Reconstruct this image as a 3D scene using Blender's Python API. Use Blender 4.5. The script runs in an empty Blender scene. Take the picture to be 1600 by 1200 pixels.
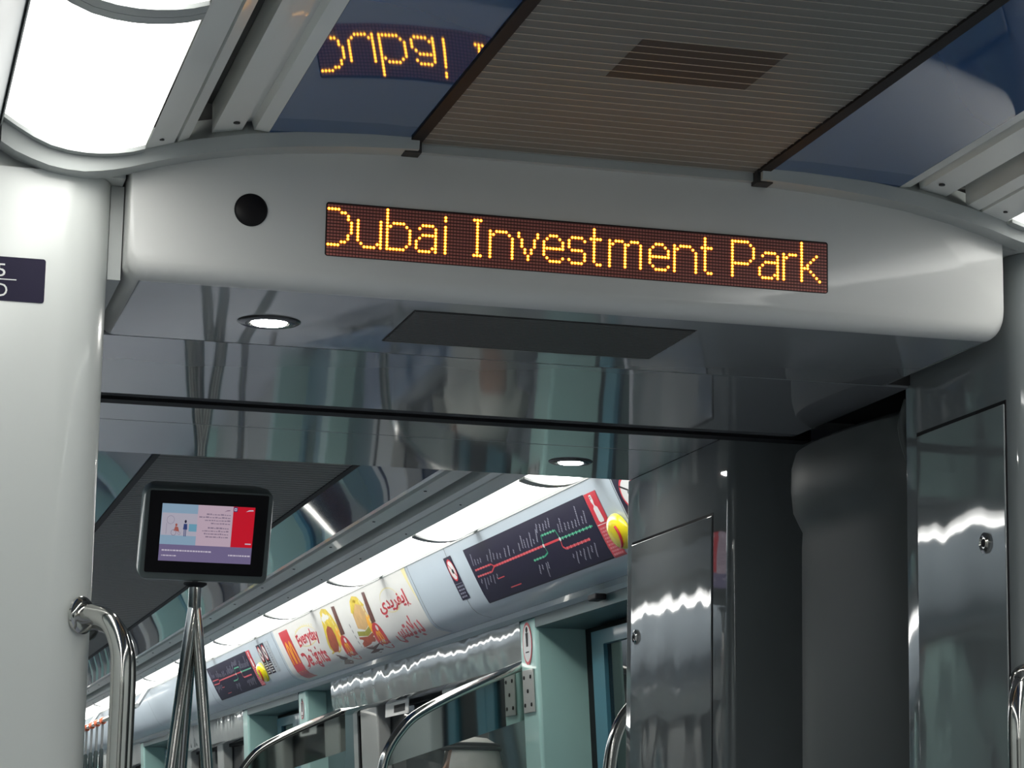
import bpy, math, random
from mathutils import Vector, Matrix

# ------------------------------------------------------------------ camera, world, exposure
S = bpy.context.scene
COL = S.collection
S.view_settings.view_transform = 'Standard'
S.view_settings.look = 'None'
S.view_settings.exposure = 0.35
S.view_settings.gamma = 1.0
S.view_settings.use_curve_mapping = False

cd = bpy.data.cameras.new('camera')
cam = bpy.data.objects.new('camera', cd)
COL.objects.link(cam)
cd.sensor_width = 36.0
cd.lens = 3980.1 * 36.0 / 1600.0
cd.clip_start = 0.02
cd.clip_end = 200
right = Vector((0.96744635, -0.25246298, 0.01760711))
down = Vector((0.06242186, 0.1706219, -0.98335735))
fwd = Vector((0.24525716, 0.95244455, 0.18082674))
M = Matrix((right, -down, -fwd)).transposed().to_4x4()
M.translation = Vector((-1.05, 0, 1.15))
cam.matrix_world = M
S.camera = cam
S.cycles.diffuse_bounces = 8
S.cycles.max_bounces = 12

w = bpy.data.worlds.new('world')
S.world = w
w.use_nodes = True
w.node_tree.nodes['Background'].inputs[0].default_value = (0.010, 0.012, 0.016, 1)
w.node_tree.nodes['Background'].inputs[1].default_value = 1.0

LAMP = 3.8          # strength of the ceiling lamp diffusers
SPOT = 70.0          # strength of the small downlights
LED = 8.0            # strength of the orange dots
rnd = random.Random(4)

# ------------------------------------------------------------------ materials
MATS = {}
def mat(name, color, rough=0.5, metal=0.0, spec=0.5, coat=0.0, emit=None, es=1.0, alpha=1.0,
        bump=0.0, bscale=3.0, var=0.0, vscale=6.0, bdist=0.01, stretch=(1, 1, 1)):
    if name in MATS: return MATS[name]
    m = bpy.data.materials.new(name); m.use_nodes = True
    nt = m.node_tree; b = nt.nodes['Principled BSDF']
    b.inputs['Base Color'].default_value = (*color, 1)
    b.inputs['Roughness'].default_value = rough
    b.inputs['Metallic'].default_value = metal
    b.inputs['Specular IOR Level'].default_value = spec
    b.inputs['Coat Weight'].default_value = coat
    b.inputs['Coat Roughness'].default_value = 0.04
    b.inputs['Alpha'].default_value = alpha
    if emit:
        b.inputs['Emission Color'].default_value = (*emit, 1)
        b.inputs['Emission Strength'].default_value = es
    tc = nt.nodes.new('ShaderNodeTexCoord')
    mp = nt.nodes.new('ShaderNodeMapping'); mp.inputs['Scale'].default_value = stretch
    nt.links.new(tc.outputs['Object'], mp.inputs['Vector'])
    if var > 0:
        n = nt.nodes.new('ShaderNodeTexNoise'); n.inputs['Scale'].default_value = vscale
        n.inputs['Detail'].default_value = 4
        nt.links.new(mp.outputs[0], n.inputs['Vector'])
        mx = nt.nodes.new('ShaderNodeMix'); mx.data_type = 'RGBA'
        mx.inputs['A'].default_value = (*[c * (1 - var) for c in color], 1)
        mx.inputs['B'].default_value = (*[min(1, c * (1 + var)) for c in color], 1)
        nt.links.new(n.outputs['Fac'], mx.inputs['Factor'])
        nt.links.new(mx.outputs['Result'], b.inputs['Base Color'])
    if bump > 0:
        n = nt.nodes.new('ShaderNodeTexNoise'); n.inputs['Scale'].default_value = bscale
        n.inputs['Detail'].default_value = 1.5
        nt.links.new(mp.outputs[0], n.inputs['Vector'])
        bp = nt.nodes.new('ShaderNodeBump'); bp.inputs['Strength'].default_value = bump
        bp.inputs['Distance'].default_value = bdist
        nt.links.new(n.outputs['Fac'], bp.inputs['Height'])
        nt.links.new(bp.outputs[0], b.inputs['Normal'])
        nt.links.new(bp.outputs[0], b.inputs['Coat Normal'])
    MATS[name] = m
    return m

PAINT = mat('light grey lacquer', (0.66, 0.68, 0.655), 0.28, coat=0.3, var=0.03, bump=0.10, bscale=2.0)
GABLE = mat('bulkhead lacquer', (0.62, 0.62, 0.60), 0.26, coat=0.25, var=0.03)
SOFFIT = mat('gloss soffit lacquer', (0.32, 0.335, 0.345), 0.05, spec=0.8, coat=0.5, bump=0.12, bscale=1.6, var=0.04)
GANG = mat('gangway wall lacquer', (0.23, 0.25, 0.255), 0.035, spec=0.6, coat=0.3, bump=0.25, bscale=5.0, var=0.05, stretch=(1, 1, 0.6))
TRIM = mat('grey trim', (0.42, 0.44, 0.43), 0.4, var=0.04)
CHAN = mat('ceiling channel paint', (0.78, 0.79, 0.76), 0.3, coat=0.2, var=0.05)
BLUE = mat('blue gloss ceiling panel', (0.040, 0.10, 0.24), 0.03, spec=0.6, coat=0.4, bump=0.02, bscale=2.0)
SLAT = mat('louvre slat', (0.165, 0.165, 0.155), 0.6, metal=0.0, var=0.08)
LIP = mat('louvre lip', (0.55, 0.54, 0.50), 0.35, metal=0.6)
BLACK = mat('black rubber', (0.012, 0.012, 0.014), 0.6, spec=0.2)
SLOT = mat('dark slot', (0.03, 0.03, 0.03), 0.6)
STEEL = mat('polished stainless', (0.62, 0.61, 0.58), 0.10, metal=1.0, bump=0.03, bscale=30)
BAND = mat('mirror band', (0.50, 0.54, 0.52), 0.04, metal=1.0, bump=0.06, bscale=3)
LAMPM = mat('lamp diffuser', (0.8, 0.8, 0.8), 0.5, emit=(1.0, 1.0, 0.96), es=LAMP)
def lamp_profile():
    # edges give off less light than the middle, shaped to keep nearby panels dimmer
    nt = LAMPM.node_tree; b = nt.nodes['Principled BSDF']
    tc = nt.nodes.new('ShaderNodeTexCoord'); sp = nt.nodes.new('ShaderNodeSeparateXYZ')
    nt.links.new(tc.outputs['Object'], sp.inputs[0]); src = sp.outputs['X']
    for op, val in (('ABSOLUTE', None), ('SUBTRACT', .775), ('DIVIDE', .060), ('POWER', 2.0), ('MULTIPLY', -1.0), ('EXPONENT', None), ('MULTIPLY', LAMP * 1.75), ('ADD', 1.15)):
        n = nt.nodes.new('ShaderNodeMath'); n.operation = op
        if val is not None: n.inputs[1].default_value = val
        nt.links.new(src, n.inputs[0]); src = n.outputs[0]
        if op == 'DIVIDE':
            a = nt.nodes.new('ShaderNodeMath'); a.operation = 'ABSOLUTE'; nt.links.new(src, a.inputs[0]); src = a.outputs[0]
    nt.links.new(src, b.inputs['Emission Strength'])
lamp_profile()
SPOTM = mat('downlight lens', (0.9, 0.9, 0.9), 0.5, emit=(1.0, 0.98, 0.92), es=SPOT)
TEAL = mat('teal pillar paint', (0.42, 0.67, 0.62), 0.3, coat=0.2, var=0.04)
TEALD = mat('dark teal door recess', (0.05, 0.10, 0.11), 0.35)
DOORB = mat('blue door paint', (0.07, 0.22, 0.29), 0.3, coat=0.2)
COVE = mat('blue grey cove laminate', (0.52, 0.60, 0.67), 0.35, coat=0.1, var=0.03)
LEDGE = mat('cove ledge paint', (0.38, 0.47, 0.50), 0.25, coat=0.3)
HEADER = mat('window header lacquer', (0.26, 0.28, 0.28), 0.05, spec=0.7, coat=0.4, bump=0.5, bscale=4.0)
GLASSD = mat('dark tinted window glass', (0.008, 0.010, 0.012), 0.03, spec=0.6, alpha=0.8)
GLASS = mat('clear screen glass', (0.25, 0.30, 0.29), 0.02, spec=0.5, alpha=0.10)
WFRAME = mat('window frame paint', (0.42, 0.43, 0.41), 0.35, coat=0.2)
FLOOR = mat('blue grey speckled floor', (0.40, 0.43, 0.51), 0.4, var=0.5, vscale=120)
WALL = mat('side wall paint', (0.72, 0.77, 0.76), 0.35, coat=0.2, var=0.04)
RUBBER = mat('bellows rubber', (0.10, 0.11, 0.108), 0.45, var=0.12, vscale=3)
NAVY = mat('navy sticker', (0.014, 0.011, 0.034), 0.45, spec=0.15, var=0.1)
WHITE = mat('white print', (0.75, 0.75, 0.74), 0.4)
GREYP = mat('grey print', (0.30, 0.30, 0.38), 0.4)
RED = mat('red print', (0.62, 0.03, 0.05), 0.35)
REDLINE = mat('red map line', (0.70, 0.05, 0.07), 0.35)
GREEN = mat('green map line', (0.03, 0.38, 0.20), 0.35)
PINK = mat('station tick', (0.78, 0.30, 0.32), 0.4)
MINT = mat('station tick mint', (0.30, 0.70, 0.50), 0.4)
YELLOW = mat('yellow moulding', (0.85, 0.72, 0.02), 0.25, coat=0.4)
PAPER = mat('poster paper', (0.74, 0.74, 0.71), 0.4, var=0.03)
GOLD = mat('golden print', (0.95, 0.45, 0.03), 0.4)
CREAM = mat('cream print', (0.80, 0.72, 0.35), 0.4)
ADYEL = mat('mustard print', (0.72, 0.55, 0.05), 0.4, var=0.35, vscale=30)
BUN = mat('bun print', (0.66, 0.42, 0.18), 0.4, var=0.25, vscale=25)
MEAT = mat('filling print', (0.38, 0.07, 0.03), 0.4, var=0.5, vscale=40)
BROWN = mat('dark brown print', (0.13, 0.04, 0.03), 0.4, var=0.4, vscale=40)
LETTUCE = mat('lettuce print', (0.35, 0.33, 0.04), 0.4, var=0.3, vscale=40)
CASE = mat('grey plastic casing', (0.12, 0.145, 0.14), 0.3, coat=0.2, var=0.03)
BEZEL = mat('black gloss bezel', (0.006, 0.005, 0.006), 0.35, spec=0.25)
SEATM = mat('blue seat shell', (0.03, 0.09, 0.20), 0.3, coat=0.3)
ORANGE = mat('orange strap clamp', (0.55, 0.12, 0.05), 0.4)
CLOTH = mat('white cotton', (0.55, 0.55, 0.50), 0.85, bump=0.4, bscale=30)
SKIN = mat('skin', (0.36, 0.20, 0.13), 0.5)
BLACKC = mat('black cord', (0.01, 0.01, 0.012), 0.8)

def led_mat():
    m = bpy.data.materials.new('led matrix face'); m.use_nodes = True
    nt = m.node_tree; b = nt.nodes['Principled BSDF']
    b.inputs['Roughness'].default_value = 0.45
    tc = nt.nodes.new('ShaderNodeTexCoord'); sp = nt.nodes.new('ShaderNodeSeparateXYZ')
    nt.links.new(tc.outputs['Object'], sp.inputs[0])
    def frac(out, off, thr):
        a = nt.nodes.new('ShaderNodeMath'); a.operation = 'ADD'; a.inputs[1].default_value = off
        nt.links.new(out, a.inputs[0])
        d = nt.nodes.new('ShaderNodeMath'); d.operation = 'DIVIDE'; d.inputs[1].default_value = 0.00496
        nt.links.new(a.outputs[0], d.inputs[0])
        f = nt.nodes.new('ShaderNodeMath'); f.operation = 'FRACT'
        nt.links.new(d.outputs[0], f.inputs[0])
        g = nt.nodes.new('ShaderNodeMath'); g.operation = 'GREATER_THAN'; g.inputs[1].default_value = thr
        nt.links.new(f.outputs[0], g.inputs[0])
        return g.outputs[0]
    gx = frac(sp.outputs['X'], 10 * 0.00496 * 100 + 0.3995 + 0.00248 + 0.0006, 0.20)
    gz = frac(sp.outputs['Z'], 0.00496 * 1000 - 2.0933 + 0.00248 + 0.0008, 0.36)
    mu = nt.nodes.new('ShaderNodeMath'); mu.operation = 'MULTIPLY'
    nt.links.new(gx, mu.inputs[0]); nt.links.new(gz, mu.inputs[1])
    mx = nt.nodes.new('ShaderNodeMix'); mx.data_type = 'RGBA'
    mx.inputs['A'].default_value = (0.060, 0.015, 0.012, 1)
    mx.inputs['B'].default_value = (0.52, 0.165, 0.135, 1)
    nt.links.new(mu.outputs[0], mx.inputs['Factor'])
    nt.links.new(mx.outputs['Result'], b.inputs['Base Color'])
    return m
LEDFACE = led_mat()
DOTC = mat('led core', (0.2, 0.1, 0), 0.5, emit=(1.0, 0.50, 0.035), es=LED)
DOTR = mat('led lens rim', (0.5, 0.2, 0.02), 0.4, emit=(1.0, 0.14, 0.0), es=1.0)

# ------------------------------------------------------------------ mesh helpers
class MB:
    def __init__(s): s.v = []; s.f = []; s.mi = []
    def add(s, vs, fs, mi=0):
        o = len(s.v); s.v += [tuple(v) for v in vs]
        s.f += [tuple(i + o for i in f) for f in fs]; s.mi += [mi] * len(fs)
        return s
    def box(s, x0, x1, y0, y1, z0, z1, mi=0):
        v = [(x, y, z) for x in (x0, x1) for y in (y0, y1) for z in (z0, z1)]
        f = [(0, 1, 3, 2), (4, 6, 7, 5), (0, 4, 5, 1), (2, 3, 7, 6), (0, 2, 6, 4), (1, 5, 7, 3)]
        return s.add(v, f, mi)
    def quad(s, a, b, c, d, mi=0): return s.add([a, b, c, d], [(0, 1, 2, 3)], mi)
    def poly(s, pts, mi=0): return s.add(pts, [tuple(range(len(pts)))], mi)
    def prism(s, pts, off, mi=0):
        n = len(pts); off = Vector(off)
        v = [Vector(p) for p in pts] + [Vector(p) + off for p in pts]
        f = [tuple(range(n))[::-1], tuple(range(n, 2 * n))] + [(i, (i + 1) % n, (i + 1) % n + n, i + n) for i in range(n)]
        return s.add(v, f, mi)
    def ext(s, prof, y0, y1, th=0.0, mi=0, ny=1, flip=False):
        """polyline in (x,z) swept along y; th gives it thickness towards +z"""
        n = len(prof); rows = []
        for k in range(ny + 1):
            y = y0 + (y1 - y0) * k / ny
            rows.append([(x, y, z) for x, z in prof])
        v = [p for r in rows for p in r]; f = []
        for k in range(ny):
            for i in range(n - 1):
                a = k * n + i; f.append((a, a + 1, a + 1 + n, a + n))
        s.add(v, f, mi)
        if th:
            v2 = [(x, y, z + th) for x, y, z in v]
            s.add(v2, [q[::-1] for q in f], mi)
            for k in (0, ny):
                for i in range(n - 1):
                    a, b = rows[k][i], rows[k][i + 1]
                    s.quad(a, b, (b[0], b[1], b[2] + th), (a[0], a[1], a[2] + th), mi)
            for i in (0, n - 1):
                for k in range(ny):
                    a, b = rows[k][i], rows[k + 1][i]
                    s.quad(a, b, (b[0], b[1], b[2] + th), (a[0], a[1], a[2] + th), mi)
        return s
    def tube(s, path, r, n=16, mi=0, caps=True):
        P = [Vector(p) for p in path]; R = r if isinstance(r, (list, tuple)) else [r] * len(P)
        t0 = (P[1] - P[0]).normalized()
        u = t0.cross(Vector((0, 0, 1)))
        if u.length < 1e-3: u = t0.cross(Vector((0, 1, 0)))
        u.normalize(); rings = []
        for i, p in enumerate(P):
            t = (P[min(i + 1, len(P) - 1)] - P[max(i - 1, 0)]).normalized()
            u = (u - t * u.dot(t)).normalized(); v = t.cross(u)
            rings.append([p + (u * math.cos(2 * math.pi * k / n) + v * math.sin(2 * math.pi * k / n)) * R[i] for k in range(n)])
        vs = [q for r_ in rings for q in r_]; f = []
        for i in range(len(P) - 1):
            for k in range(n):
                f.append((i * n + k, i * n + (k + 1) % n, (i + 1) * n + (k + 1) % n, (i + 1) * n + k))
        if caps:
            f.append(tuple(range(n))[::-1]); f.append(tuple(range((len(P) - 1) * n, len(P) * n)))
        return s.add(vs, f, mi)
    def lathe(s, c, axis, prof, n=32, mi=0):
        """prof = (radius, distance along axis)"""
        c = Vector(c); a = Vector(axis).normalized()
        u = a.cross(Vector((0, 0, 1)));
        if u.length < 1e-3: u = a.cross(Vector((0, 1, 0)))
        u.normalize(); v = a.cross(u); vs = []; f = []
        for r, d in prof:
            for k in range(n):
                t = 2 * math.pi * k / n
                vs.append(c + a * d + (u * math.cos(t) + v * math.sin(t)) * r)
        for i in range(len(prof) - 1):
            for k in range(n):
                f.append((i * n + k, i * n + (k + 1) % n, (i + 1) * n + (k + 1) % n, (i + 1) * n + k))
        f.append(tuple(range(n))[::-1]); f.append(tuple(range((len(prof) - 1) * n, len(prof) * n)))
        return s.add(vs, f, mi)
    def map(s, fn): s.v = [tuple(fn(Vector(p))) for p in s.v]; return s
    def mirror(s):
        s.v = [(-x, y, z) for x, y, z in s.v]; s.f = [f[::-1] for f in s.f]; return s
    def build(s, name, mats, parent=None, smooth=False, bevel=0.0, kind=None, label=None, cat=None, group=None, fix=True, weld=False):
        me = bpy.data.meshes.new(name); me.from_pydata(s.v, [], s.f)
        if not isinstance(mats, (list, tuple)): mats = [mats]
        for m in mats: me.materials.append(m)
        me.polygons.foreach_set('material_index', s.mi)
        if fix:
            import bmesh
            bm = bmesh.new(); bm.from_mesh(me); bmesh.ops.recalc_face_normals(bm, faces=bm.faces); bm.to_mesh(me); bm.free()
        o = bpy.data.objects.new(name, me); COL.objects.link(o)
        if weld:
            import bmesh
            bm = bmesh.new(); bm.from_mesh(me); bmesh.ops.remove_doubles(bm, verts=bm.verts, dist=1e-5); bm.to_mesh(me); bm.free()
        if smooth:
            me.polygons.foreach_set('use_smooth', [True] * len(me.polygons))
            try: me.set_sharp_from_angle(angle=math.radians(38))
            except Exception: pass
        if bevel > 0:
            b = o.modifiers.new('bevel', 'BEVEL'); b.width = bevel; b.segments = 3; b.limit_method = 'ANGLE'
            me.polygons.foreach_set('use_smooth', [True] * len(me.polygons))
            try: me.set_sharp_from_angle(angle=math.radians(50))
            except Exception: pass
        if parent: o.parent = parent; o.matrix_parent_inverse = parent.matrix_world.inverted()
        tag(o, label, cat, group, kind)
        return o
def tag(o, label=None, cat=None, group=None, kind=None):
    if label: o['label'] = label
    if cat: o['category'] = cat
    if group: o['group'] = group
    if kind: o['kind'] = kind
    return o
def empty(name, loc, label=None, cat=None, group=None, kind=None):
    o = bpy.data.objects.new(name, None); COL.objects.link(o); o.location = loc; o.empty_display_size = 0.05
    o.matrix_world = Matrix.Translation(Vector(loc))
    return tag(o, label, cat, group, kind)
def smoothpath(pts, n=6):
    P = [Vector(p) for p in pts]; out = []
    for i in range(len(P) - 1):
        p0 = P[max(i - 1, 0)]; p1 = P[i]; p2 = P[i + 1]; p3 = P[min(i + 2, len(P) - 1)]
        for k in range(n):
            t = k / n
            out.append(0.5 * ((2 * p1) + (p2 - p0) * t + (2 * p0 - 5 * p1 + 4 * p2 - p3) * t * t + (3 * p1 - p0 - 3 * p2 + p3) * t ** 3))
    out.append(P[-1]); return out

# ------------------------------------------------------------------ carriage cross-section
G = 3.64                       # bulkhead plane of the near carriage
def rx(p, s): return [(s * x, z) for x, z in p]
DIFF = [(.681, 2.146), (.70, 2.140), (.72, 2.136), (.745, 2.1335), (.765, 2.133), (.79, 2.135), (.815, 2.140), (.84, 2.150), (.865, 2.164), (.884, 2.176)]
CHANP = [(.499, 2.187), (.520, 2.190), (.524, 2.204), (.536, 2.202), (.538, 2.189), (.582, 2.181), (.583, 2.235), (.615, 2.232), (.616, 2.168), (.633, 2.160), (.634, 2.168), (.637, 2.168), (.638, 2.158), (.679, 2.145)]
COVEP = [(.885, 2.176), (.897, 2.149), (.911, 2.119), (.928, 2.086), (.945, 2.053), (.962, 2.021), (.979, 1.991), (.996, 1.966), (1.014, 1.951), (1.034, 1.943), (1.066, 1.937), (1.085, 1.935)]
CS = [0]
for a, b in zip(COVEP, COVEP[1:]): CS.append(CS[-1] + math.hypot(b[0] - a[0], b[1] - a[1]))
def cove(Y, s, h=0.0, side=1):
    """point on the cove: s = distance down the section, h = height off the surface"""
    i = 0
    while i < len(CS) - 2 and s > CS[i + 1]: i += 1
    t = (s - CS[i]) / (CS[i + 1] - CS[i]); a, b = COVEP[i], COVEP[i + 1]
    x = a[0] + (b[0] - a[0]) * t; z = a[1] + (b[1] - a[1]) * t
    dx, dz = b[0] - a[0], b[1] - a[1]; L = math.hypot(dx, dz)
    return (side * (x + dz / L * h), Y, z - dx / L * h)

def ceiling_part(parent, y0, y1):
    for s in (-1, 1):
        m = MB(); m.ext(rx([(.286, 2.1975), (.34, 2.197), (.40, 2.194), (.45, 2.191), (.4985, 2.187)], s), y0, y1, 0.004, ny=6)
        m.build('blue_ceiling_panel', BLUE, parent, smooth=True)
        m = MB(); m.ext(rx(CHANP, s), y0, y1, 0.0)
        m.build('air_channel', CHAN, parent)
        m = MB(); m.ext(rx([(.5835, 2.225), (.6145, 2.225)], s), y0, y1, 0.004)
        m.build('slot_backing', SLOT, parent)
        m = MB(); m.ext(rx([(.2665, 2.194), (.285, 2.194)], s), y0, y1, 0.01)
        m.build('grille_border', BLACK, parent, label='black border strip')
        m = MB()
        y = y0 + 0.06
        k = 0
        while y < y1:
            m.lathe((s * .66, y, 2.1512), (0, 0, -1), [(.0035, 0), (.0035, .002)], 10)
            m.lathe((s * .553, y, 2.186), (0, 0, -1), [(.005, 0), (.005, .002)], 10); y += 0.75
        m.build('screw_head', SLOT, parent, kind=None)

def grille(parent, y0, y1, pitch=0.0225, dark=None):
    m = MB(); y = y0
    while y < y1 - pitch * .5:
        yb = min(y + pitch, y1)
        m.quad((-.266, y, 2.1980), (.266, y, 2.1980), (.266, yb - .003, 2.1975), (-.266, yb - .003, 2.1975), 0)
        m.quad((-.266, yb - .003, 2.1975), (.266, yb - .003, 2.1975), (.266, yb - .003, 2.1966), (-.266, yb - .003, 2.1966), 1)
        m.quad((-.266, yb - .003, 2.1966), (.266, yb - .003, 2.1966), (.266, yb - .001, 2.1966), (-.266, yb - .001, 2.1966), 1)
        m.quad((-.266, yb - .001, 2.1966), (.266, yb - .001, 2.1966), (.266, yb, 2.1980), (-.266, yb, 2.1980), 0)
        y += pitch
    m.build('louvre_slats', [SLAT, LIP], parent)
    if dark:
        m = MB(); x0, x1, a, b = dark; y = y0
        while y < y1:
            if a <= y + .5 * pitch <= b:
                m.box(x0, x1, y + .001, y + pitch - .0035, 2.1970, 2.1974)
            y += pitch
        m.build('return_air_opening', SLOT, parent)

# structure shells ---------------------------------------------------
def carriage(y0, y1, tagname):
    c = empty('ceiling', (0, y0, 2.2), kind='structure')
    ceiling_part(c, y0, y1)
    MB().box(-1.32, 1.32, y0, y1, 2.245, 2.28).build('roof_lining', SLOT, c)
    return c
near_ceiling = carriage(-4.0, 3.61, 'near')
grille(near_ceiling, -4.0, 3.64 - 0.015, 0.029, (-.097, .105, 3.04, 3.212))
far_ceiling = carriage(5.66, 26.0, 'far')
grille(far_ceiling, 5.66, 26.0, 0.045)

MB().box(-1.32, 1.32, -4.0, 3.64, -.05, 0).build('floor', FLOOR, kind='structure')
MB().box(-.74, .74, 3.64, 5.68, -.05, 0).build('floor', FLOOR, kind='structure')
MB().box(-1.32, 1.32, 5.68, 26.0, -.05, 0).build('floor', FLOOR, kind='structure')
MB().box(-1.32, 1.32, -4.05, -4.0, 0, 2.28).build('wall_back', PAINT, kind='structure')
MB().box(-1.32, 1.32, 26.0, 26.05, 0, 2.28).build('wall_front', PAINT, kind='structure')

def lean(p):
    x, y, z = p
    return (x + (1 if x > 0 else -1) * 0.066 * max(0.0, 1.90 - z), y, z)

COVEN = mat('darkened cove laminate', (0.17, 0.19, 0.20), 0.45, var=0.03)  # near cove darkened in its colour to offset overexposure beside the lamps
def cove_shell(side, y0, y1, name, seams=(), matl=COVE):
    m = MB(); m.ext(rx(COVEP, side), y0, y1, 0.0, ny=1)
    o = m.build(name, matl, kind='structure', smooth=True)
    m = MB(); m.ext(rx([(1.0855, 1.9345), (1.10, 1.922), (1.10, 1.905), (1.30, 1.905)], side), y0, y1, 0.0)
    m.build('cove_ledge', LEDGE, o)
    if seams:
        m = MB()
        for ys in seams:
            for a, b in zip(CS[:-2], CS[1:-1]):
                m.quad(cove(ys, a, .0006, side), cove(ys, b, .0006, side), cove(ys + .004, b, .0006, side), cove(ys + .004, a, .0006, side))
        m.build('panel_seam', SLOT, o)
    return o
cove_shell(1, 5.66, 26.0, 'trim_1', (6.50, 8.43, 9.02, 12.07, 14.55, 17.3, 20.0, 22.5))
cove_shell(-1, 5.66, 26.0, 'trim_2')
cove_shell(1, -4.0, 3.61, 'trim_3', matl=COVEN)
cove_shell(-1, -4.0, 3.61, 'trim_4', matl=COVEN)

# ------------------------------------------------------------------ near carriage side walls with windows
def side_wall(name, side, y0, y1, x, openings, matl=WALL, leanit=True):
    """wall plane at |x| from z=0 to 1.92 with rectangular openings (ya,yb,za,zb)"""
    m = MB(); ys = sorted({y0, y1, *[o[0] for o in openings], *[o[1] for o in openings]})
    for a, b in zip(ys, ys[1:]):
        op = [o for o in openings if o[0] <= a and o[1] >= b]
        if op:
            za, zb = op[0][2], op[0][3]
            if za > 0.01: m.box(side * x, side * (x + .05), a, b, 0, za)
            if zb < 1.90: m.box(side * x, side * (x + .05), a, b, zb, 1.91)
        else: m.box(side * x, side * (x + .05), a, b, 0, 1.91)
    if leanit: m.map(lean)
    return m.build(name, matl, kind='structure')
wincount = [0]
def window(side, x, ya, yb, za, zb, mull=None):
    wincount[0] += 1
    e = empty('window_%d' % wincount[0], (side * x, ya, za), kind='structure')
    m = MB(); t = .035
    m.box(side * (x - .01), side * (x + .03), ya, ya + t, za, zb); m.box(side * (x - .01), side * (x + .03), yb - t, yb, za, zb)
    m.box(side * (x - .01), side * (x + .03), ya + t, yb - t, za, za + t); m.box(side * (x - .01), side * (x + .03), ya + t, yb - t, zb - t, zb)
    m.map(lean).build('window_gasket', BLACK, e)
    MB().box(side * (x + .012), side * (x + .018), ya + t, yb - t, za + t, zb - t).map(lean).build('pane', GLASSD, e)
    for (a, b) in (mull or []):
        MB().box(side * (x - .05), side * (x + .012), a, b, za, zb).map(lean).build('mullion', WFRAME, e, bevel=.008)
    return e
for s, nm in ((-1, 'wall_left'), (1, 'wall_right')):
    side_wall(nm, s, -4.0, 3.61, 1.2, [(-3.2, -1.4, .85, 1.75), (-.9, 1.0, .85, 1.75)])
    window(s, 1.2, -3.2, -1.4, .85, 1.75); window(s, 1.2, -.9, 1.0, .85, 1.75)

# ------------------------------------------------------------------ far carriage walls
doorcount = [0]
def doorway(side, ya, yb):
    doorcount[0] += 1
    e = empty('door_%d' % doorcount[0], (side * 1.24, ya, 0), kind='structure')
    MB().box(side * 1.10, side * 1.30, ya, yb, 1.87, 1.904).map(lean).build('door_header', TEALD, e)
    MB().box(side * 1.27, side * 1.30, ya, yb, 0, 1.90).map(lean).build('door_recess', BLACK, e)
    mid = (ya + yb) / 2
    for a, b in ((ya + .18, mid - .004), (mid + .004, yb - .18)):
        m = MB(); t = .13; z0, z1 = .03, 1.845
        m.box(side * 1.235, side * 1.26, a, a + t, z0, z1); m.box(side * 1.235, side * 1.26, b - t, b, z0, z1)
        m.box(side * 1.235, side * 1.26, a + t, b - t, z0, .55); m.box(side * 1.235, side * 1.26, a + t, b - t, 1.80, z1)
        lf = m.map(lean).build('door_leaf', DOORB, e)
        MB().box(side * 1.248, side * 1.255, a + t, b - t, .55, 1.80).map(lean).build('door_pane', GLASSD, lf)
    return e
def pillar(side, ya, yb, nm):
    m = MB(); m.box(side * 1.10, side * 1.32, ya, yb, 0, 1.905).map(lean)
    return m.build(nm, TEAL, kind='structure', bevel=.012)
def header(side, ya, yb, nm):
    m = MB(); n = 1
    pr = [(1.101, 1.905), (1.104, 1.86), (1.112, 1.80), (1.122, 1.765), (1.14, 1.757), (1.19, 1.757)]
    m.ext(rx(pr, side), ya, yb)
    return m.build(nm, HEADER, kind='structure', smooth=True)
trimn = [5]
def T():
    trimn[0] += 1; return 'trim_%d' % (trimn[0] - 1)
lay = [('door', 6.40, 8.00), ('pil', 8.00, 8.20), ('win', 8.20, 11.60), ('door', 11.6, 12.25), ('pil', 12.25, 12.46), ('door', 12.46, 14.09),
       ('pil', 14.09, 14.26), ('win', 14.26, 17.36), ('pil', 17.36, 17.56), ('door', 17.56, 19.1), ('pil', 19.1, 19.3), ('win', 19.3, 22.6), ('pil', 22.6, 22.8), ('door', 22.8, 24.4), ('pil', 24.4, 24.6), ('win', 24.6, 26.0)]
for side in (1, -1):
    side_nm = 'wall_right' if side > 0 else 'wall_left'
    side_wall(side_nm, side, 5.68, 6.40, 1.2, [])
    for kind, a, b in lay:
        if kind == 'door' and b - a > 1: doorway(side, a, b)
        elif kind == 'door': side_wall(side_nm, side, a, b, 1.2, [], TEALD)
        elif kind == 'pil': pillar(side, a, b, T())
        else:
            header(side, a, b, T())
            side_wall(side_nm, side, a, b, 1.2, [(a + .08, b - .15, .85, 1.78)], WFRAME)
            window(side, 1.2, a + .08, b - .15, .85, 1.78, [(a + 1.15, a + 1.38), (a + 2.62, a + 2.98)] if b - a > 3 else None)

# ------------------------------------------------------------------ ceiling lamps
def lamp(side, y0, y1, label, group=None):
    e = empty('ceiling_light', (side * .78, (y0 + y1) / 2, 2.15), label, 'ceiling light', group)
    MB().ext(rx(DIFF, side), y0 + .006, y1 - .006, 0.012, ny=1).build('diffuser', LAMPM, e, smooth=True)
    m = MB()
    for a, b in ((y0 - .009, y0 + .016), (y1 - .020, y1 + .009)):
        m.ext(rx([(x, z - .006) for x, z in DIFF], side), a, b, 0.03)
    m.box(side * .679, side * .886, y0, y1, 2.20, 2.205)
    m.box(side * .8845, side * .8865, y0 - .010, y1 + .010, 2.164, 2.178)  # added baffle, blocks lamp light from grazing the cove top
    m.build('lamp_frame_and_baffle', TRIM, e, smooth=True)
lamp(-1, 2.955, 3.600, 'large glowing white ceiling lamp above the left column, nearest the bulkhead')
lamp(-1, 1.45, 2.935, 'white ceiling lamp cut off by the top left corner of the picture')
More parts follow.
